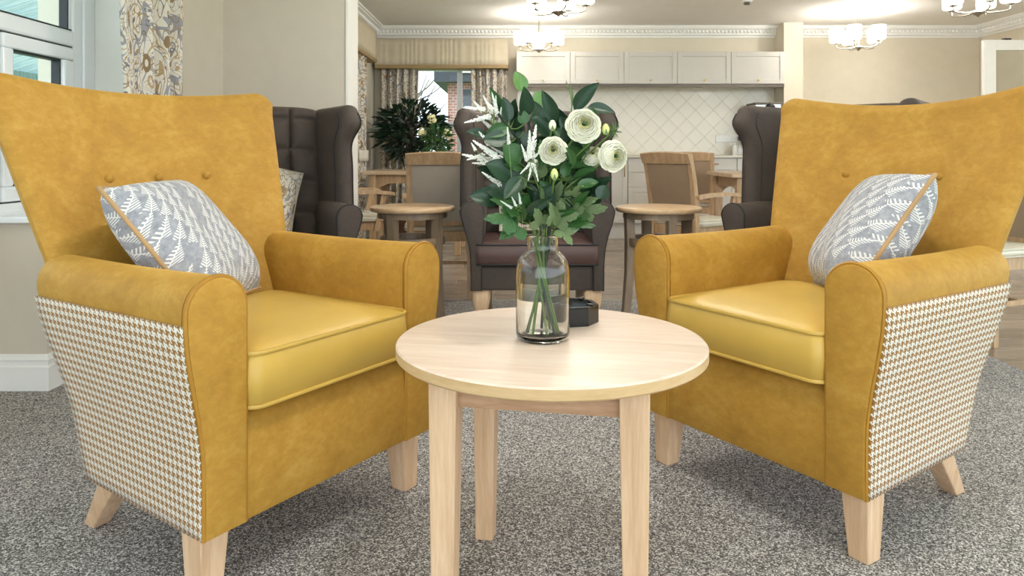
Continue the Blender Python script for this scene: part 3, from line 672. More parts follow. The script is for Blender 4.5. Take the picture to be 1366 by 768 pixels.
AST = [('white feathery plume spreading left at the top of the bouquet', (205, 300), -.01, [(200,250,155,165),(190,262,68,292),(165,230,62,222),(212,242,215,165),(225,262,195,150),(190,315,128,258),(205,230,170,190),(230,300,240,220),(150,235,110,190),(215,290,160,260)]),
       ('white feathery plume reaching left over the dark chair', (245, 500), -.03, [(235,465,108,375),(215,475,58,440),(205,482,104,480),(185,395,122,318),(238,582,150,522),(250,440,185,400),(160,440,80,465),(215,440,150,395),(120,420,100,385),(255,480,200,455)]),
       ('white feathery plume in the centre front of the bouquet', (385, 520), -.09, [(380,455,402,303),(370,455,372,328),(360,470,333,392),(378,480,328,530),(390,485,412,565),(390,455,428,418),(385,480,365,560),(392,470,440,470)]),
       ('small white plume among the lower left leaves', (300, 690), -.07, [(290,690,236,655),(330,670,320,610),(300,715,250,745),(310,680,285,630),(275,390,268,312)])]
for k, (lab, top, dy, sp) in enumerate(AST):
    T = thing('astilbe', lab, 'flower', org, 0, 'feathery plumes in the vase'); path = stem_path(Z6(top[0], top[1], vy+dy), 13+k)
    tube('stem', [p-org for p in path], .0018, 'stem_green', T, 5); rnd = random.Random(k)
    for (bx_, by_, tx, ty) in sp:
        Y = vy+dy+rnd.uniform(-.02, .03); b = Z6(bx_, by_, Y); tp = Z6(tx, ty, Y+rnd.uniform(-.03, .03)); d = tp-b
        put('flower_spike', SPK, pose(b-org, d, d.orthogonal()) @ Matrix.Scale(d.length, 4), T)
        tube('side_stem', [path[-1]-org, (path[-1]+b)/2-org+Vector((0, 0, -.004)), b-org], .0011, 'stem_green', T, 4)
T = thing('seed_head', 'spiky round seed head at the right of the bouquet', 'flower', org); c = W(818, 174, vy-.03)
tube('stem', [p-org for p in stem_path(c, 18)], .002, 'stem_green', T, 5)
bm = bmesh.new(); rnd = random.Random(5)
for i in range(90):
    d = Vector((rnd.gauss(0, 1), rnd.gauss(0, 1), rnd.gauss(0, 1))).normalized()
    bmesh.ops.create_cone(bm, segments=4, radius1=.0012, radius2=.0003, depth=.017, matrix=pose(c-org+d*.0105, d.orthogonal(), d.cross(d.orthogonal())))
me = bpy.data.meshes.new('spines'); bm.to_mesh(me); bm.free(); stuff(link('spines', me, 'leaf_grey', T))
T = thing('grass_wisp', 'thin grassy wisp rising behind the largest flower', 'foliage', org)
for (tx, ty) in ((540, 92), (560, 110), (572, 140)):
    tube('blade', [p-org for p in spline([MOUTH+Vector((0, .012, 0)), Z6(520, 420, vy+.03), Z6(568, 220, vy+.02), Z6(tx, ty, vy+.02)], 5)], [.0016]*15+[.0004], 'stem_green', T, 4)

# ================================================================== DARK WING CHAIRS
def wing_chair(label, loc, rz):
    T = thing('wing_chair', label, 'armchair', loc, rz, 'dark brown wing chairs')
    box('seat_base', -.335, .335, .0, .62, .25, .376, 'brown_fabric', T, .012)
    seat_cushion('seat_cushion', T, .318, -.025, .50, .380, .492, 'brown_seat', 'brown_piping', .022)
    cx, cz, r = .334, .648, .06
    out = [(.338, .25), (.338, .36), (.343, .45), (.36, .53), (.38, .59)]+[(cx+r*math.cos(a), cz+r*math.sin(a)) for a in [PI*i/12 for i in range(13)]]+[(.276, .58), (.284, .5), (.288, .38), (.288, .25)]
    for s in (-1, 1):
        arm = rings('arm', [[(s*x, y, z) for x, z in out] for y in (0, .15, .35, .56)], 'brown_fabric', T, ang=45)
        prism('arm_facing', [(s*(.32+(x-.32)*.97), z) for x, z in out], -.016, .002, 'brown_fabric', arm, .005)
        tube('piping', spline([(s*x, -.008, z) for x, z in out], 2), .005, 'brown_piping', arm, 6)
        # wing: rises from the arm, scrolls forward and outward at the top
        secs = []; pin = []; pout = []; NV = 26
        for i in range(NV+6):
            v = min(1, i/NV); e = max(0, i-NV)/5; z = .66+v*.50
            g = math.exp(-((v-.90)/.13)**2)
            yf = .245+.012*math.sin(PI*min(1, v*1.25))-.028*g; xf = .376+.022*g-.008*math.exp(-((v-.66)/.14)**2)
            h = .040+.012*g; f = math.cos(e*PI/2)*.999+.001; z2 = z+.042*math.sin(e*PI/2); h *= f
            if e: yf += .02*(1-f)
            A = Vector((.318+.02*v, .66, 0)); B = Vector((xf, yf, 0)); d = (B-A).normalized(); n = Vector((-d.y, d.x, 0))
            if n.x < 0: n = -n
            sec = [A+n*h, A-n*h]+[A+(B-A)*q-n*h for q in (.25, .5, .75, .9)]
            sec += [B+d*(h*math.sin(a))-n*(h*math.cos(a)) for a in [PI*k/8 for k in range(9)]]+[A+(B-A)*q+n*h for q in (.9, .75, .5, .25)]
            secs.append([(s*p.x, p.y, z2) for p in sec])
            if i <= NV: pin.append((s*(B-n*(h+.001)-d*.035).x, (B-n*(h+.001)-d*.035).y, z2)); pout.append((s*(B+n*(h*.7)+d*h*.75).x, (B+n*(h*.7)+d*h*.75).y, z2))
        wg = rings('wing', secs, 'brown_fabric', T, ang=60); tube('piping', pin, .0042, 'brown_piping', wg, 5); tube('piping', pout, .0042, 'brown_piping', wg, 5)
        prof = [(.25, .040, 0), (.235, .047, -.006), (.20, .046, -.012), (.15, .036, -.012), (.09, .026, -.002), (.04, .022, .004), (.015, .026, -.004), (0, .028, -.008)]
        rings('leg', [rrect(s*.288-h, s*.288+h, .06+o-h, .06+o+h, h*.5, z, 3) for z, h, o in prof], 'beech', T, ang=40)
        hexa('leg', sq(s*.27, .66, 0, .02), sq(s*.28, .58, .26, .028), 'walnutish', T)
    # deep-buttoned back
    NX, NZ = 64, 56; secs = []
    for i in range(NZ+7):
        v = min(1, i/NZ); e = max(0, i-NZ)/6; z = .44+v*.725; f = math.cos(e*PI/2); fr, bk = [], []
        for j in range(NX+1):
            x = -.315+.63*j/NX; a = (x+.315)/.63*4; b = (z-.47)/.168
            pf = .042*min(abs(math.sin(PI*a)), abs(math.sin(PI*b)))**.5 if .46 < z else .02
            y = .525+.13*(z-.44)-.05*abs(x/.315)**4*0
            zz = z+.045*math.sin(e*PI/2)-.02*abs(x/.315)**6
            fr.append((x, y-pf*f+.055*(1-f), zz)); bk.append((x, y+.15-.06*(1-f), zz))
        secs.append(fr+bk[::-1])
    bb = rings('backrest', secs, 'brown_fabric', T, ang=80)
    for a in (1, 2, 3):
        for b in (1, 2, 3):
            x = -.315+.63*a/4; z = .47+.168*b; o = lathe('button', [(.001, .006), (.008, .005), (.011, .001), (.009, -.004)], 'brown_fabric', bb, 10)
            o.matrix_basis = Matrix.Translation((x, .525+.13*(z-.44)-.004, z)) @ Matrix.Rotation(PI/2, 4, 'X')
    box('outer_back', -.33, .33, .60, .685, .25, .60, 'brown_fabric', T, .01)
    return T
W1 = ((-1.08, 3.35, 0), math.radians(26)); W2 = ((.13, 3.75, 0), 0.0); W3 = ((1.325, 3.35, 0), math.radians(-45))
wing_chair('dark buttoned wing chair behind the yellow armchair near the curtain', *W1)
wing_chair('dark wing chair facing forward straight behind the flowers', *W2)
wing_chair('dark wing chair behind the yellow armchair facing left', *W3)
plain('cushion_edge', (196, 182, 160), .8)
for (lab, Wc, P) in (('floral print cushion in the buttoned wing chair by the curtain', W1, pose((-.02, .40, .735), (1, .05, -.30), (.25, .22, .4))),
                     ('floral print cushion in the wing chair behind the flowers', W2, pose((-.06, .37, .618), (1, .05, 0), (0, .34, .26))),
                     ('floral print cushion in the wing chair facing left', W3, pose((-.03, .40, .69), (1, .05, 0), (0, .22, .4)))):
    pillow('cushion', lab, .29 if Wc is W2 else .38, .13, chair_space(*Wc) @ P, 'floral_cushion', 'cushion_edge', .004, 16)

# ================================================================== SIDE TABLES, DINING FURNITURE
def side_table(label, loc, rz):
    T = thing('side_table', label, 'table', loc, rz, 'round side tables'); z = .662
    lathe('tabletop', [(.20, z-.026), (.228, z-.026), (.233, z-.021), (.235, z-.013), (.233, z-.004), (.228, z), (.02, z)], 'side_top', T, 64)
    lathe('apron', [(.178, z-.062), (.192, z-.062), (.192, z-.026), (.178, z-.026)], 'walnutish', T, 48)
    o = lathe('ring_stretcher', [(.150, .452), (.178, .452), (.180, .456), (.180, .490), (.178, .494), (.150, .494), (.148, .49), (.148, .456)], 'walnutish', T, 48, caps=False)
    for k in range(4):
        a = k*PI/2+PI/4; c, s = math.cos(a), math.sin(a); secs = []
        for zz, rad, h in ((0, .205, .017), (.12, .186, .019), (.3, .170, .021), (.47, .166, .022), (.62, .17, .023), (z-.027, .172, .023)):
            secs.append([(c*rad+x*c-y*s, s*rad+x*s+y*c, zz) for x, y in ((-h, -h), (h, -h), (h, h), (-h, h))])
        rings('leg', secs, 'walnutish', T, ang=30)
    return T
side_table('round side table beside the grey backed chair', (-.552, 4.06, 0), math.radians(14)); side_table('round side table left of the right hand wing chair', (.805, 4.02, 0), math.radians(-33))
def dining_chair(label, loc, rz, panel, arms=False, group='dining chairs'):
    T = thing('dining_chair', label, 'chair', loc, rz, group)
    for s in (-1, 1):
        hexa('leg', sq(s*.215, -.205, 0, .017), sq(s*.215, -.205, .43, .022), 'oak', T, .003)
        secs = [[(s*xx+x, yy+y, zz) for x, y in ((-h, -h), (h, -h), (h, h), (-h, h))] for zz, xx, yy, h in ((0, .195, .285, .016), (.2, .195, .235, .019), (.43, .195, .215, .021), (.6, .197, .225, .020), (.78, .200, .255, .019), (.945, .203, .295, .016))]
        rings('back_leg', secs, 'oak', T, ang=30)
        box('side_rail', s*.2-.012, s*.2+.012, -.19, .21, .37, .435, 'oak', T, .003); box('stretcher', s*.2-.009, s*.2+.009, -.19, .235, .19, .215, 'oak', T, .002)
        if arms:
            rings('armrest', [[(s*(.235+dx)+x, yy, .655+dz+z) for x, z in ((-.025, -.014), (.025, -.014), (.022, .012), (-.022, .012))] for yy, dx, dz in ((.23, -.02, -.01), (.1, .0, .004), (-.08, .015, .006), (-.2, .018, -.004), (-.225, .016, -.012))], 'oak', T, ang=30)
            hexa('arm_post', sq(s*.225, -.09, .36, .014, .02), sq(s*.245, -.15, .645, .013, .018), 'oak', T, .003)
    box('front_rail', -.2, .2, -.217, -.193, .37, .435, 'oak', T, .003); box('rear_rail', -.18, .18, .2, .222, .37, .435, 'oak', T, .003); box('cross_stretcher', -.195, .195, .02, .04, .19, .215, 'oak', T, .002)
    seat_cushion('seat', T, .235, -.24, .205, .436, .482, 'seat_vinyl', 'seat_vinyl', .014, .05, .003)
    def by(z): return .225+(z-.6)*.2+max(0, z-.6)**2*.12
    secs = []
    for z in (.50, .505, .6, .7, .8, .875, .88):
        k = .010 if z in (.505, .875) else (.0 if z in (.5, .88) else .016)
        n = 10; secs.append([(-.183+.366*j/n, by(z)-k+.018*(1-(2*j/n-1)**2), z) for j in range(n+1)]+[(.183-.366*j/n, by(z)+k+.018*(1-(2*j/n-1)**2), z) for j in range(n+1)])
    rings('back_panel', secs, panel, T, ang=50)
    n = 12; rings('top_rail', [[(-.222+.444*j/n, by(z)+dy+.022*(1-(2*j/n-1)**2), z+.012*(1-(2*j/n-1)**2)*(z > .9)) for z, dy in ((.878, -.016), (.945, -.018), (.953, -.01), (.953, .016), (.945, .022), (.878, .014))] for j in range(n+1)], 'oak', T, ang=40)
    n = 8; rings('lower_rail', [[(-.185+.37*j/n, by(.49)+dy+.018*(1-(2*j/n-1)**2), z) for z, dy in ((.475, -.012), (.505, -.012), (.505, .012), (.475, .012))] for j in range(n+1)], 'oak', T, ang=40)
    return T
dining_chair('oak dining chair with a grey back turned away, left of the flowers', (-.49, 5.05, 0), math.radians(184), 'grey_vinyl', True)
dining_chair('oak carver chair half hidden behind the end of the partition wall', (-1.20, 5.72, 0), math.radians(112), 'grey_vinyl', True)
dining_chair('oak dining chair with a tan back turned away before the kitchen drawers', (1.335, 5.38, 0), math.radians(127), 'tan_vinyl', True)
dining_chair('far oak dining chair behind the tan backed chair by the kitchen', (1.80, 7.25, 0), math.radians(160), 'tan_vinyl', True)
dining_chair('oak dining chair at the right edge behind the yellow arm', (2.475, 3.87, 0), math.radians(-68), 'tan_vinyl')
def dining_table(label, x0, x1, y0, y1, z=.785):
    T = thing('dining_table', label, 'table', (x0, y0, 0), 0, 'oak dining tables'); w_, d = x1-x0, y1-y0
    box('tabletop', 0, w_, 0, d, z-.035, z, 'oak_top', T, .006)
    for x in (.09, w_-.09):
        for y in (.08, d-.08): hexa('leg', sq(x, y, 0, .028), sq(x, y, z-.035, .035), 'oak', T)
    for y in (.08, d-.08):
        prism('apron', [(.12, z-.035), (w_-.12, z-.035), (w_-.12, z-.19), (w_-.16, z-.15), (w_-.24, z-.115), (.24, z-.115), (.16, z-.15), (.12, z-.19)], y-.012, y+.012, 'oak', T)
    for x in (.09, w_-.09): box('end_apron', x-.012, x+.012, .11, d-.11, z-.12, z-.035, 'oak', T)
    return T
dining_table('oak dining table in front of the curtained window', -1.39, -.42, 6.75, 7.55); dining_table('oak dining table behind the right hand wing chair', 1.80, 2.80, 5.98, 6.78)

# ================================================================== KITCHEN
def shaker(name, x0, x1, y, z0, z1, parent, fr=.055):
    b = box(name, x0, x1, y, y+.018, z0, z1, 'cabinet_paint', parent, .0015, 1)
    if z1-z0 > .17:
        for q in ((x0, x0+fr, z0, z1), (x1-fr, x1, z0, z1), (x0+fr, x1-fr, z0, z0+fr), (x0+fr, x1-fr, z1-fr, z1)): box('door_rail', q[0], q[1], y-.010, y+.001, q[2], q[3], 'cabinet_paint', b, .002, 1)
    return b
def knob(x, y, z, parent):
    k = lathe('knob', [(.006, 0), (.005, .012), (.011, .018), (.013, .024), (.009, .029), (.001, .030)], 'brass', parent, 12); k.matrix_basis = Matrix.Translation((x, y, z)) @ Matrix.Rotation(PI/2, 4, 'X')
WD = .613; names = ['nearest the curtained window', 'second from the curtained window', 'third, in the middle of the row', 'fourth, second from the pier', 'last before the pier']
for i in range(5):
    T = thing('wall_cabinet', 'cream shaker wall cupboard, '+names[i], 'cabinet', (.05+i*WD, 8.35, 1.74), 0, 'kitchen wall cupboards')
    box('body', 0, WD, .02, .345, 0, .37, 'cabinet_paint', T, .001, 1); d = shaker('door', .002, WD-.002, 0, .002, .368, T); knob(WD/2, -.010, .04, d)
tag(box('light_pelmet', .05, 3.115, 8.365, 8.385, 1.705, 1.738, 'dark_metal'), 'dark strip running along under the cream wall cupboards', 'trim')
bn = ['door base cupboard at the window end of the kitchen', 'door base cupboard behind the flower bouquet', 'base unit with three brass handled drawers', 'base cupboard behind the tan backed chairs', 'base cupboard beside the pier, behind the wing chair']
for i in range(5):
    T = thing('base_cabinet', 'cream '+bn[i], 'cabinet', (.072+.606*i, 8.1, 0), 0, 'kitchen base cupboards'); w_ = .604
    box('body', 0, w_, .02, .585, .17, .895, 'cabinet_paint', T, .001, 1); box('plinth', 0, w_, .05, .07, 0, .17, 'cabinet_paint', T)
    def bar(x0, x1, z, p): 
        tube('handle', [(x0, -.003, z), (x0, -.03, z), (x1, -.03, z), (x1, -.003, z)], .006, 'brass', p, 6)
    if i == 2:
        for z0, z1 in ((.175, .575), (.579, .735), (.739, .893)): d = shaker('drawer_front', .003, w_-.003, 0, z0, z1, T); bar(w_/2-.09, w_/2+.09, z1-.06, d)
    else:
        z1 = .893 if i < 2 else .76
        d = shaker('door', .003, w_-.003, 0, .175, z1, T); tube('handle', [(w_-.04, -.012, z1-.06), (w_-.04, -.035, z1-.06), (w_-.04, -.035, z1-.2), (w_-.04, -.012, z1-.2)], .006, 'brass', d, 6)
        if z1 < .8: d = shaker('drawer_front', .003, w_-.003, 0, .764, .893, T); bar(w_/2-.09, w_/2+.09, .83, d)
tag(box('worktop', .06, 3.115, 8.07, 8.686, .897, .925, 'worktop_stone', None, .004), 'thin pale stone worktop along the tiled kitchen wall', 'worktop')
T = thing('water_boiler', 'steel countertop boiler with a black dial under the cupboards', 'appliance', (2.76, 8.3, .926))
box('body', 0, .30, 0, .3, .03, .58, 'steel', T, .008); box('top_plate', -.004, .304, -.004, .304, .58, .60, 'dark_metal', T, .004)
k = lathe('dial', [(.055, 0), (.055, .012), (.045, .02), (.001, .022)], 'black_plastic', T, 24); k.matrix_basis = Matrix.Translation((.17, -.001, .535)) @ Matrix.Rotation(PI/2, 4, 'X')
box('drip_tray', .03, .27, -.08, .0, .0, .05, 'black_plastic', T, .004); tube('spout', [(.15, .0, .3), (.15, -.05, .3), (.15, -.05, .26)], .012, 'steel', T, 10)
for x in (.03, .27):
    for y in (.03, .27): box('foot', x-.015, x+.015, y-.015, y+.015, 0, .03, 'black_plastic', T)
T = thing('socket_panel', 'long white socket panel on the diagonal tiles', 'socket', (2.42, 8.690, 1.08))
box('plate', 0, .42, -.010, 0, 0, .085, 'white_plastic', T, .004)
for i in range(3): box('switch', .03+i*.13, .05+i*.13, -.014, -.01, .05, .07, 'white_plastic', T, .001)
T = thing('plug', 'black plug with its lead in the white socket panel', 'plug', (2.70, 8.676, 1.125)); box('plug_body', -.025, .025, -.045, 0, -.025, .025, 'black_plastic', T, .008); tube('lead', spline([(0, -.04, -.02), (.02, -.05, -.08), (.05, -.04, -.14), (.08, -.05, -.195)], 4), .005, 'black_plastic', T, 6)
for lab, x, h in (('white pump bottle on the worktop under the socket panel', 2.60, .13), ('shorter white bottle with a green tint on the worktop', 2.66, .10)):
    T = thing('bottle', lab, 'bottle', (x, 8.52, .926), 0, 'bottles on the worktop')
    lathe('body', [(.028, 0), (.03, .005), (.03, h*.75), (.02, h*.88), (.011, h*.92)], 'white_plastic', T, 16); lathe('cap', [(.013, h*.92), (.013, h*1.1), (.005, h*1.14)], 'white_plastic', T, 12)

# ================================================================== CHANDELIERS
def chandelier(label, x, y, rot, watt=LAMP_W):
    T = thing('chandelier', label, 'ceiling light', (x, y, CE), rot, 'five-shade ceiling lights')
    lathe('ceiling_plate', [(.062, 0), (.062, -.018), (.055, -.024), (.001, -.026)], 'nickel', T, 24)
    lathe('rod', [(.009, -.02), (.009, -.39)], 'nickel', T, 12); lathe('hub', [(.02, -.37), (.055, -.385), (.06, -.395), (.03, -.412), (.012, -.42), (.001, -.43)], 'nickel', T, 20)
    for k in range(5):
        a = 2*PI*k/5; c, s = math.cos(a), math.sin(a); R = .212
        arm = tube('arm', spline([(c*.03, s*.03, -.395), (c*.12, s*.12, -.40), (c*(R-.02), s*(R-.02), -.392), (c*R, s*R, -.375), (c*R, s*R, -.345)], 4), .006, 'nickel', T, 8)
        lathe('lamp_cup', [(.012, -.355), (.03, -.349), (.032, -.343), (.01, -.342)], 'nickel', arm, 14, (c*R, s*R, 0))
        lathe('shade', [(.028, -.338), (.060, -.334), (.0685, -.325), (.0705, -.31), (.0705, -.19), (.067, -.188), (.067, -.312), (.058, -.327), (.028, -.33)], 'opal_glass', T, 24, (c*R, s*R, 0), caps=False)
    L = bpy.data.lights.new('lamp_light', 'POINT'); L.energy = watt; L.color = (1.0, .965, .92); L.shadow_soft_size = .08
    lo = bpy.data.objects.new('lamp_light', L); COL.objects.link(lo); lo.parent = T; lo.location = (0, 0, -.20)
chandelier('five-shade ceiling light nearest the kitchen, above the bouquet', .29, 7.82, .3, 10); chandelier('five-shade ceiling light cut by the top edge above the bouquet', .363, 5.72, 1.15)
chandelier('whole five-shade ceiling light before the right back wall', 3.63, 7.66, .32); chandelier('five-shade ceiling light cut by the top edge at the right corner', 3.66, 5.74, .75)
chandelier('added unseen five-shade light brightening the wing chair behind the flowers', .36, 3.68, .5, 30); chandelier('added unseen five-shade light brightening the coffee table from above', .36, 1.20, .9, 30); chandelier('added unseen five-shade light brightening the right of the yellow armchair', 3.65, 3.70, .2, 30)  # added fixtures above the view, put in to brighten the near room
T = thing('ceiling_sensor', 'small dark round detector on the ceiling', 'detector', (2.31, 7.18, CE)); lathe('base', [(.05, 0), (.05, -.015), (.04, -.02)], 'white_plastic', T, 20); lathe('sensor_head', [(.035, -.02), (.03, -.04), (.001, -.045)], 'dark_metal', T, 16)

# ================================================================== CURTAINS AND PELMETS
def curtain(name, label, p0, p1, z0, z1, nrm, waves, amp, pinch0=0.0, pinch1=0.0, tie=None):
    p0, p1, n = Vector(p0), Vector(p1), Vector(nrm); L = (p1-p0).length
    T = thing(name, label, 'curtain', (p0.x, p0.y, z0), 0, 'floral curtains'); base = Vector((p0.x, p0.y, z0))
    def f(u, v):
        zq = z0+(z1-z0)*v; k = 1.0
        if tie is not None: k = 1-.35*math.exp(-((zq-tie)/.35)**2)
        a = pinch0*(1-v); b = 1-pinch1*(1-v); q = a+(b-a)*u
        ph = u*waves*2*PI; off = amp*(math.sin(ph)+.3*math.sin(2.3*ph+1))*(.75+.25*v)
        return p0+(p1-p0)*q+n*off+Vector((0, 0, zq))-base-Vector((0, 0, 0))
    ext = L*1.5
    g = grid('cloth', f, int(waves*14), 14, 'floral_curtain', T, lambda u, v: (u*ext, v*(z1-z0)), .004, 80)
    return T, base
curtain('curtain', 'floral curtain beside the white window on the left', (-1.82, 3.30, 0), (-1.82, 4.02, 0), .18, 2.25, (1, 0, 0), 3.5, .045, .30, .06)
T, base = curtain('curtain', 'floral curtain on the side wall by the partition', (-1.55, 7.0, 0), (-1.52, 7.58, 0), .04, 1.925, (1, 0, 0), 4, .045)
band = grid('tie_band', lambda u, v: (.06+.03*math.sin(PI*u), .12+.46*u, .83+.11*v), 8, 3, 'linen_band', T, None, .006)
curtain('curtain', 'floral curtain at the left of the back window', (-1.52, 8.52, 0), (-1.09, 8.52, 0), .03, 1.925, (0, -1, 0), 5, .04, 0, .12)
curtain('curtain', 'floral curtain at the right of the back window', (-.48, 8.52, 0), (-.06, 8.52, 0), .03, 1.925, (0, -1, 0), 5, .04, .06, 0)
def pelmet(label, x0, x1, y0, y1, axis):
    T = thing('pelmet', label, 'pelmet', (x0, y0, 1.93), 0, 'gathered fabric pelmets'); w_, d = x1-x0, y1-y0
    box('board', 0.012, w_-.012, 0.012, d-.0, .02, .33, 'pelmet_fabric', T)
    if axis == 'x':
        n = 46; grid('gathered_fabric', lambda u, v: (w_*u, .0-.003*math.sin(u*n*PI+3*math.sin(u*23))*(.3+.7*math.sin(PI*(u*.9+.05)))+.006, .03+.31*v), n*4, 4, 'pelmet_fabric', T, None, .004)
        box('braid', -.003, w_+.003, -.012, d, .0, .04, 'pelmet_braid', T, .004); box('side', w_-.012, w_, 0, d, .04, .34, 'pelmet_fabric', T); box('side', 0, .012, 0, d, .04, .34, 'pelmet_fabric', T)
    else:
        grid('flat_fabric', lambda u, v: (w_+.002, d*u, .03+.31*v), 20, 4, 'pelmet_fabric', T, None, .004); box('braid', 0, w_+.008, -.003, d+.003, .0, .04, 'pelmet_braid', T, .004); box('side', 0, w_, d-.012, d, .04, .34, 'pelmet_fabric', T)
pelmet('gathered beige pelmet over the back window', -1.585, -.045, 8.45, 8.695, 'x'); pelmet('flat beige pelmet on the side wall by the partition', -1.63, -1.475, 5.6, 7.95, 'y')

# ================================================================== PLANTS BY THE BACK WINDOW
def foliage(name, n, fc, fs, L, wd, mat, parent, seed=1, up=.3):
    rnd = random.Random(seed); vs = []; fa = []
    for i in range(n):
        while True:
            q = Vector((rnd.uniform(-1, 1), rnd.uniform(-1, 1), rnd.uniform(-1, 1)))
            if q.length < 1: break
        c = Vector(fc)+Vector((q.x*fs[0], q.y*fs[1], q.z*fs[2])); d = (Vector((q.x*1.2, q.y*1.2, q.z*.7+up))+Vector((rnd.gauss(0, .4), rnd.gauss(0, .4), rnd.gauss(0, .3)))).normalized()
        s = d.cross(Vector((rnd.gauss(0, 1), rnd.gauss(0, 1), rnd.gauss(0, 1)))).normalized(); nn = d.cross(s); l = L*rnd.uniform(.6, 1.3); k = len(vs)
        for t, ww in ((0, .15), (.35, 1), (.7, .75), (1, .05)):
            p = c+d*l*t-Vector((0, 0, .25*l*t*t)); vs += [p-s*wd*ww+nn*.003, p+s*wd*ww+nn*.003]
        fa += [(k, k+1, k+3, k+2), (k+2, k+3, k+5, k+4), (k+4, k+5, k+7, k+6)]
    return stuff(mk(name, vs, fa, mat, parent))
T = thing('potted_shrub', 'dense dark green shrub in front of the back window curtains', 'plant', (-1.10, 8.02, 0))
lathe('pot', [(.11, 0), (.14, .02), (.17, .28), (.175, .3), (.16, .3), (.15, .27), (.001, .26)], 'pot', T, 24); 
tube('trunk', spline([(0, 0, .26), (.01, .02, .7), (-.02, 0, 1.3)], 4), .02, 'bark', T, 8)
foliage('foliage', 900, (0, 0, 1.20), (.36, .22, .30), .14, .017, 'bush_dark', T, 2)
rnd = random.Random(9)
for i in range(13):
    a = rnd.uniform(0, 2*PI); e = Vector((math.cos(a)*rnd.uniform(.3, .5), math.sin(a)*.2, 1.1+rnd.uniform(-.25, .5))); tube('branch', spline([(0, 0, .8), (e.x*.5, e.y*.5, (e.z+.8)/2+.05), e], 4), .005, 'bark', T, 5)
T = thing('flower_vase', 'cream flowers in a pale vase against the shrub', 'plant', (-.80, 7.35, .785))
lathe('vase', [(.04, 0), (.055, .02), (.06, .09), (.04, .14), (.045, .16), (.035, .16), (.03, .14), (.001, .13)], 'white_plastic', T, 20)
for k, (px, py) in enumerate(((576, 158), (563, 177), (596, 178))):
    c = W(px, py, 7.35)-Vector((-.80, 7.35, .785)); tube('stem', spline([(0, 0, .05), (c.x*.3, 0, c.z*.6), c], 4), .004, 'stem_green', T, 5)
    bm = bmesh.new(); rr = random.Random(k)
    for i in range(26):
        d = Vector((rr.gauss(0, 1), rr.gauss(0, 1), rr.gauss(0, 1))).normalized(); p = c+d*.05*rr.uniform(.4, 1)
        bmesh.ops.create_icosphere(bm, subdivisions=1, radius=.022*rr.uniform(.7, 1.2), matrix=pose(p, d.orthogonal(), d.cross(d.orthogonal())) @ Matrix.Diagonal((1, .7, .3, 1)))
    me = bpy.data.meshes.new('flower_head'); bm.to_mesh(me); bm.free(); link('flower_head', me, 'flower_cream', T)
foliage('foliage', 160, (.05, 0, .30), (.14, .08, .14), .09, .014, 'leaf_mid', T, 4)
T = thing('potted_succulent', 'small potted plant on the back window sill', 'plant', (-.80, 8.72, .842)); lathe('pot', [(.05, 0), (.07, .07), (.075, .085), (.06, .085), (.001, .08)], 'pot', T, 20); foliage('foliage', 60, (0, 0, .12), (.08, .05, .04), .08, .016, 'leaf_grey', T, 6, .6)

# ================================================================== OUTSIDE
struct(box('ground', -40, 40, -10, 60, -.6, -.3, 'lawn'))
T = thing('brick_house', 'brick house with a dark fascia seen through the back window', 'building', (-1.32, 15, -.3))
box('wall', 0, 6, 0, 4, 0, 2.75, 'brick_wall', T); box('fascia', -.25, 6.2, -.3, 4.2, 2.68, 3.05, 'slate', T)
w0 = box('window', .32, .62, -.03, 0, 1.25, 2.55, 'slate', T, .004); box('pane', .35, .59, -.04, -.03, 1.9, 2.2, 'white_plastic', w0); box('sign_board', .27, .6, -.36, -.3, 2.85, 3.1, 'white_plastic', T, .01)
prism('roof', [(-.3, 3.0), (6.3, 3.0), (5.2, 4.4), (.8, 4.4)], -.3, 4.3, 'slate', T)
def shrub(label, x, y, r, h, seed, mat='garden_green'):
    T = thing('garden_shrub', label, 'shrub', (x, y, -.3), 0, 'shrubs in the garden'); tube('stem', [(0, 0, 0), (0, 0, h*.6)], .04, 'bark', T, 6); foliage('foliage', 420, (0, 0, h*.6), (r, r*.7, h*.45), .16, .04, mat, T, seed)
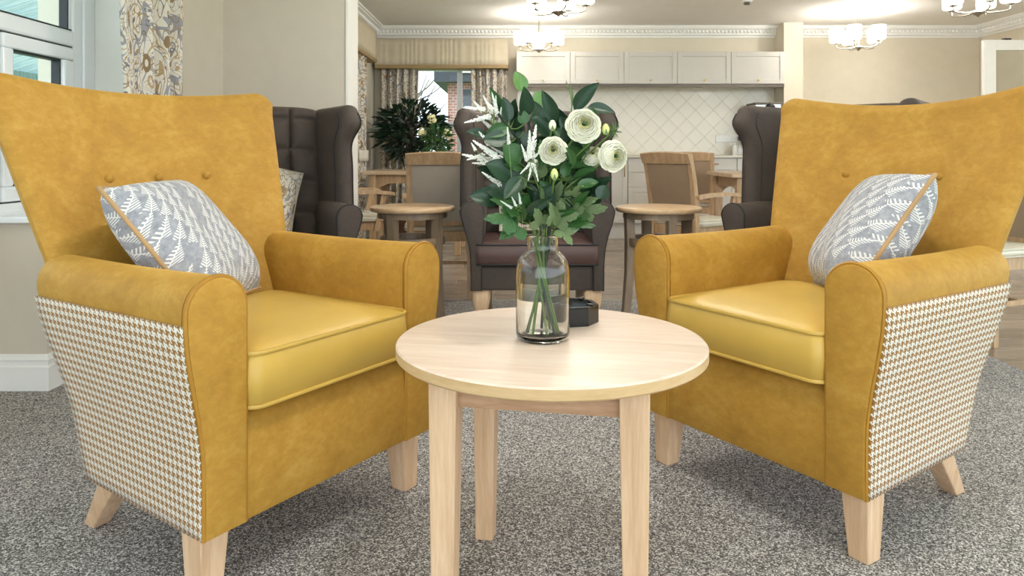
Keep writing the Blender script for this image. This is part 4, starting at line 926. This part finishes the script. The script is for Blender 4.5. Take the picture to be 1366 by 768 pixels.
shrub('pale green shrub low outside the back window', -1.45, 12.0, .5, 1.35, 11); shrub('green shrub outside the back window beside the brick wall', -.35, 13.6, .45, 1.15, 12)
T = thing('bare_tree', 'bare pale tree beyond the back window', 'tree', (-2.6, 19, -.3)); rnd = random.Random(21)
tube('trunk', [(0, 0, 0), (.05, 0, 1.5), (0, 0, 3.0)], [.12, .09, .05], 'bark', T, 6)
for i in range(26):
    a = rnd.uniform(0, 2*PI); z = rnd.uniform(1.0, 2.9); l = rnd.uniform(.6, 1.3); e = Vector((math.cos(a)*l, math.sin(a)*l, z+l*rnd.uniform(.5, 1.0)))
    tube('branch', spline([(0, 0, z), (e.x*.5, e.y*.5, z+(e.z-z)*.35), e], 4), [.03-.002*q for q in range(9)], 'bark', T, 4)
T = thing('neighbour_house', 'house with a red tiled roof outside the left window', 'building', (-16, 17, -.3))
box('wall', 0, 9, 0, 6, 0, 2.35, 'brick_wall', T)
rings('roof', [[(-.4, -.4, 2.3), (9.4, -.4, 2.3), (9.4, 6.4, 2.3), (-.4, 6.4, 2.3)], [(1.2, 2.8, 3.75), (7.6, 2.8, 3.75), (7.6, 3.2, 3.75), (1.2, 3.2, 3.75)]], 'roof_tiles', T, ang=20)
for x in (1.0, 3.6, 6.3): 
    w0 = box('window', x, x+1.3, -.05, 0, .9, 1.9, 'slate', T); box('window_frame', x-.06, x+1.36, -.07, -.05, .82, .9, 'white_plastic', w0)
T = thing('canopy', 'pale slatted canopy roof outside the left window', 'canopy', (-2.6, 1.0, 0))
for i in range(19, 40):
    b = box('board', -1.9, 0, -.075, .075, -.012, .012, 'canopy_board', T, .004); b.matrix_basis = Matrix.Translation((0, i*.165, 2.22)) @ Matrix.Rotation(-.30, 4, 'Y') @ Matrix.Translation((0, 0, 0))
box('beam', -1.78, -1.70, 3.0, 6.6, 1.58, 1.67, 'canopy_board', T); box('post', -1.78, -1.70, 3.0, 3.08, -.3, 1.6, 'canopy_board', T); box('post', -1.78, -1.70, 6.52, 6.6, -.3, 1.6, 'canopy_board', T)
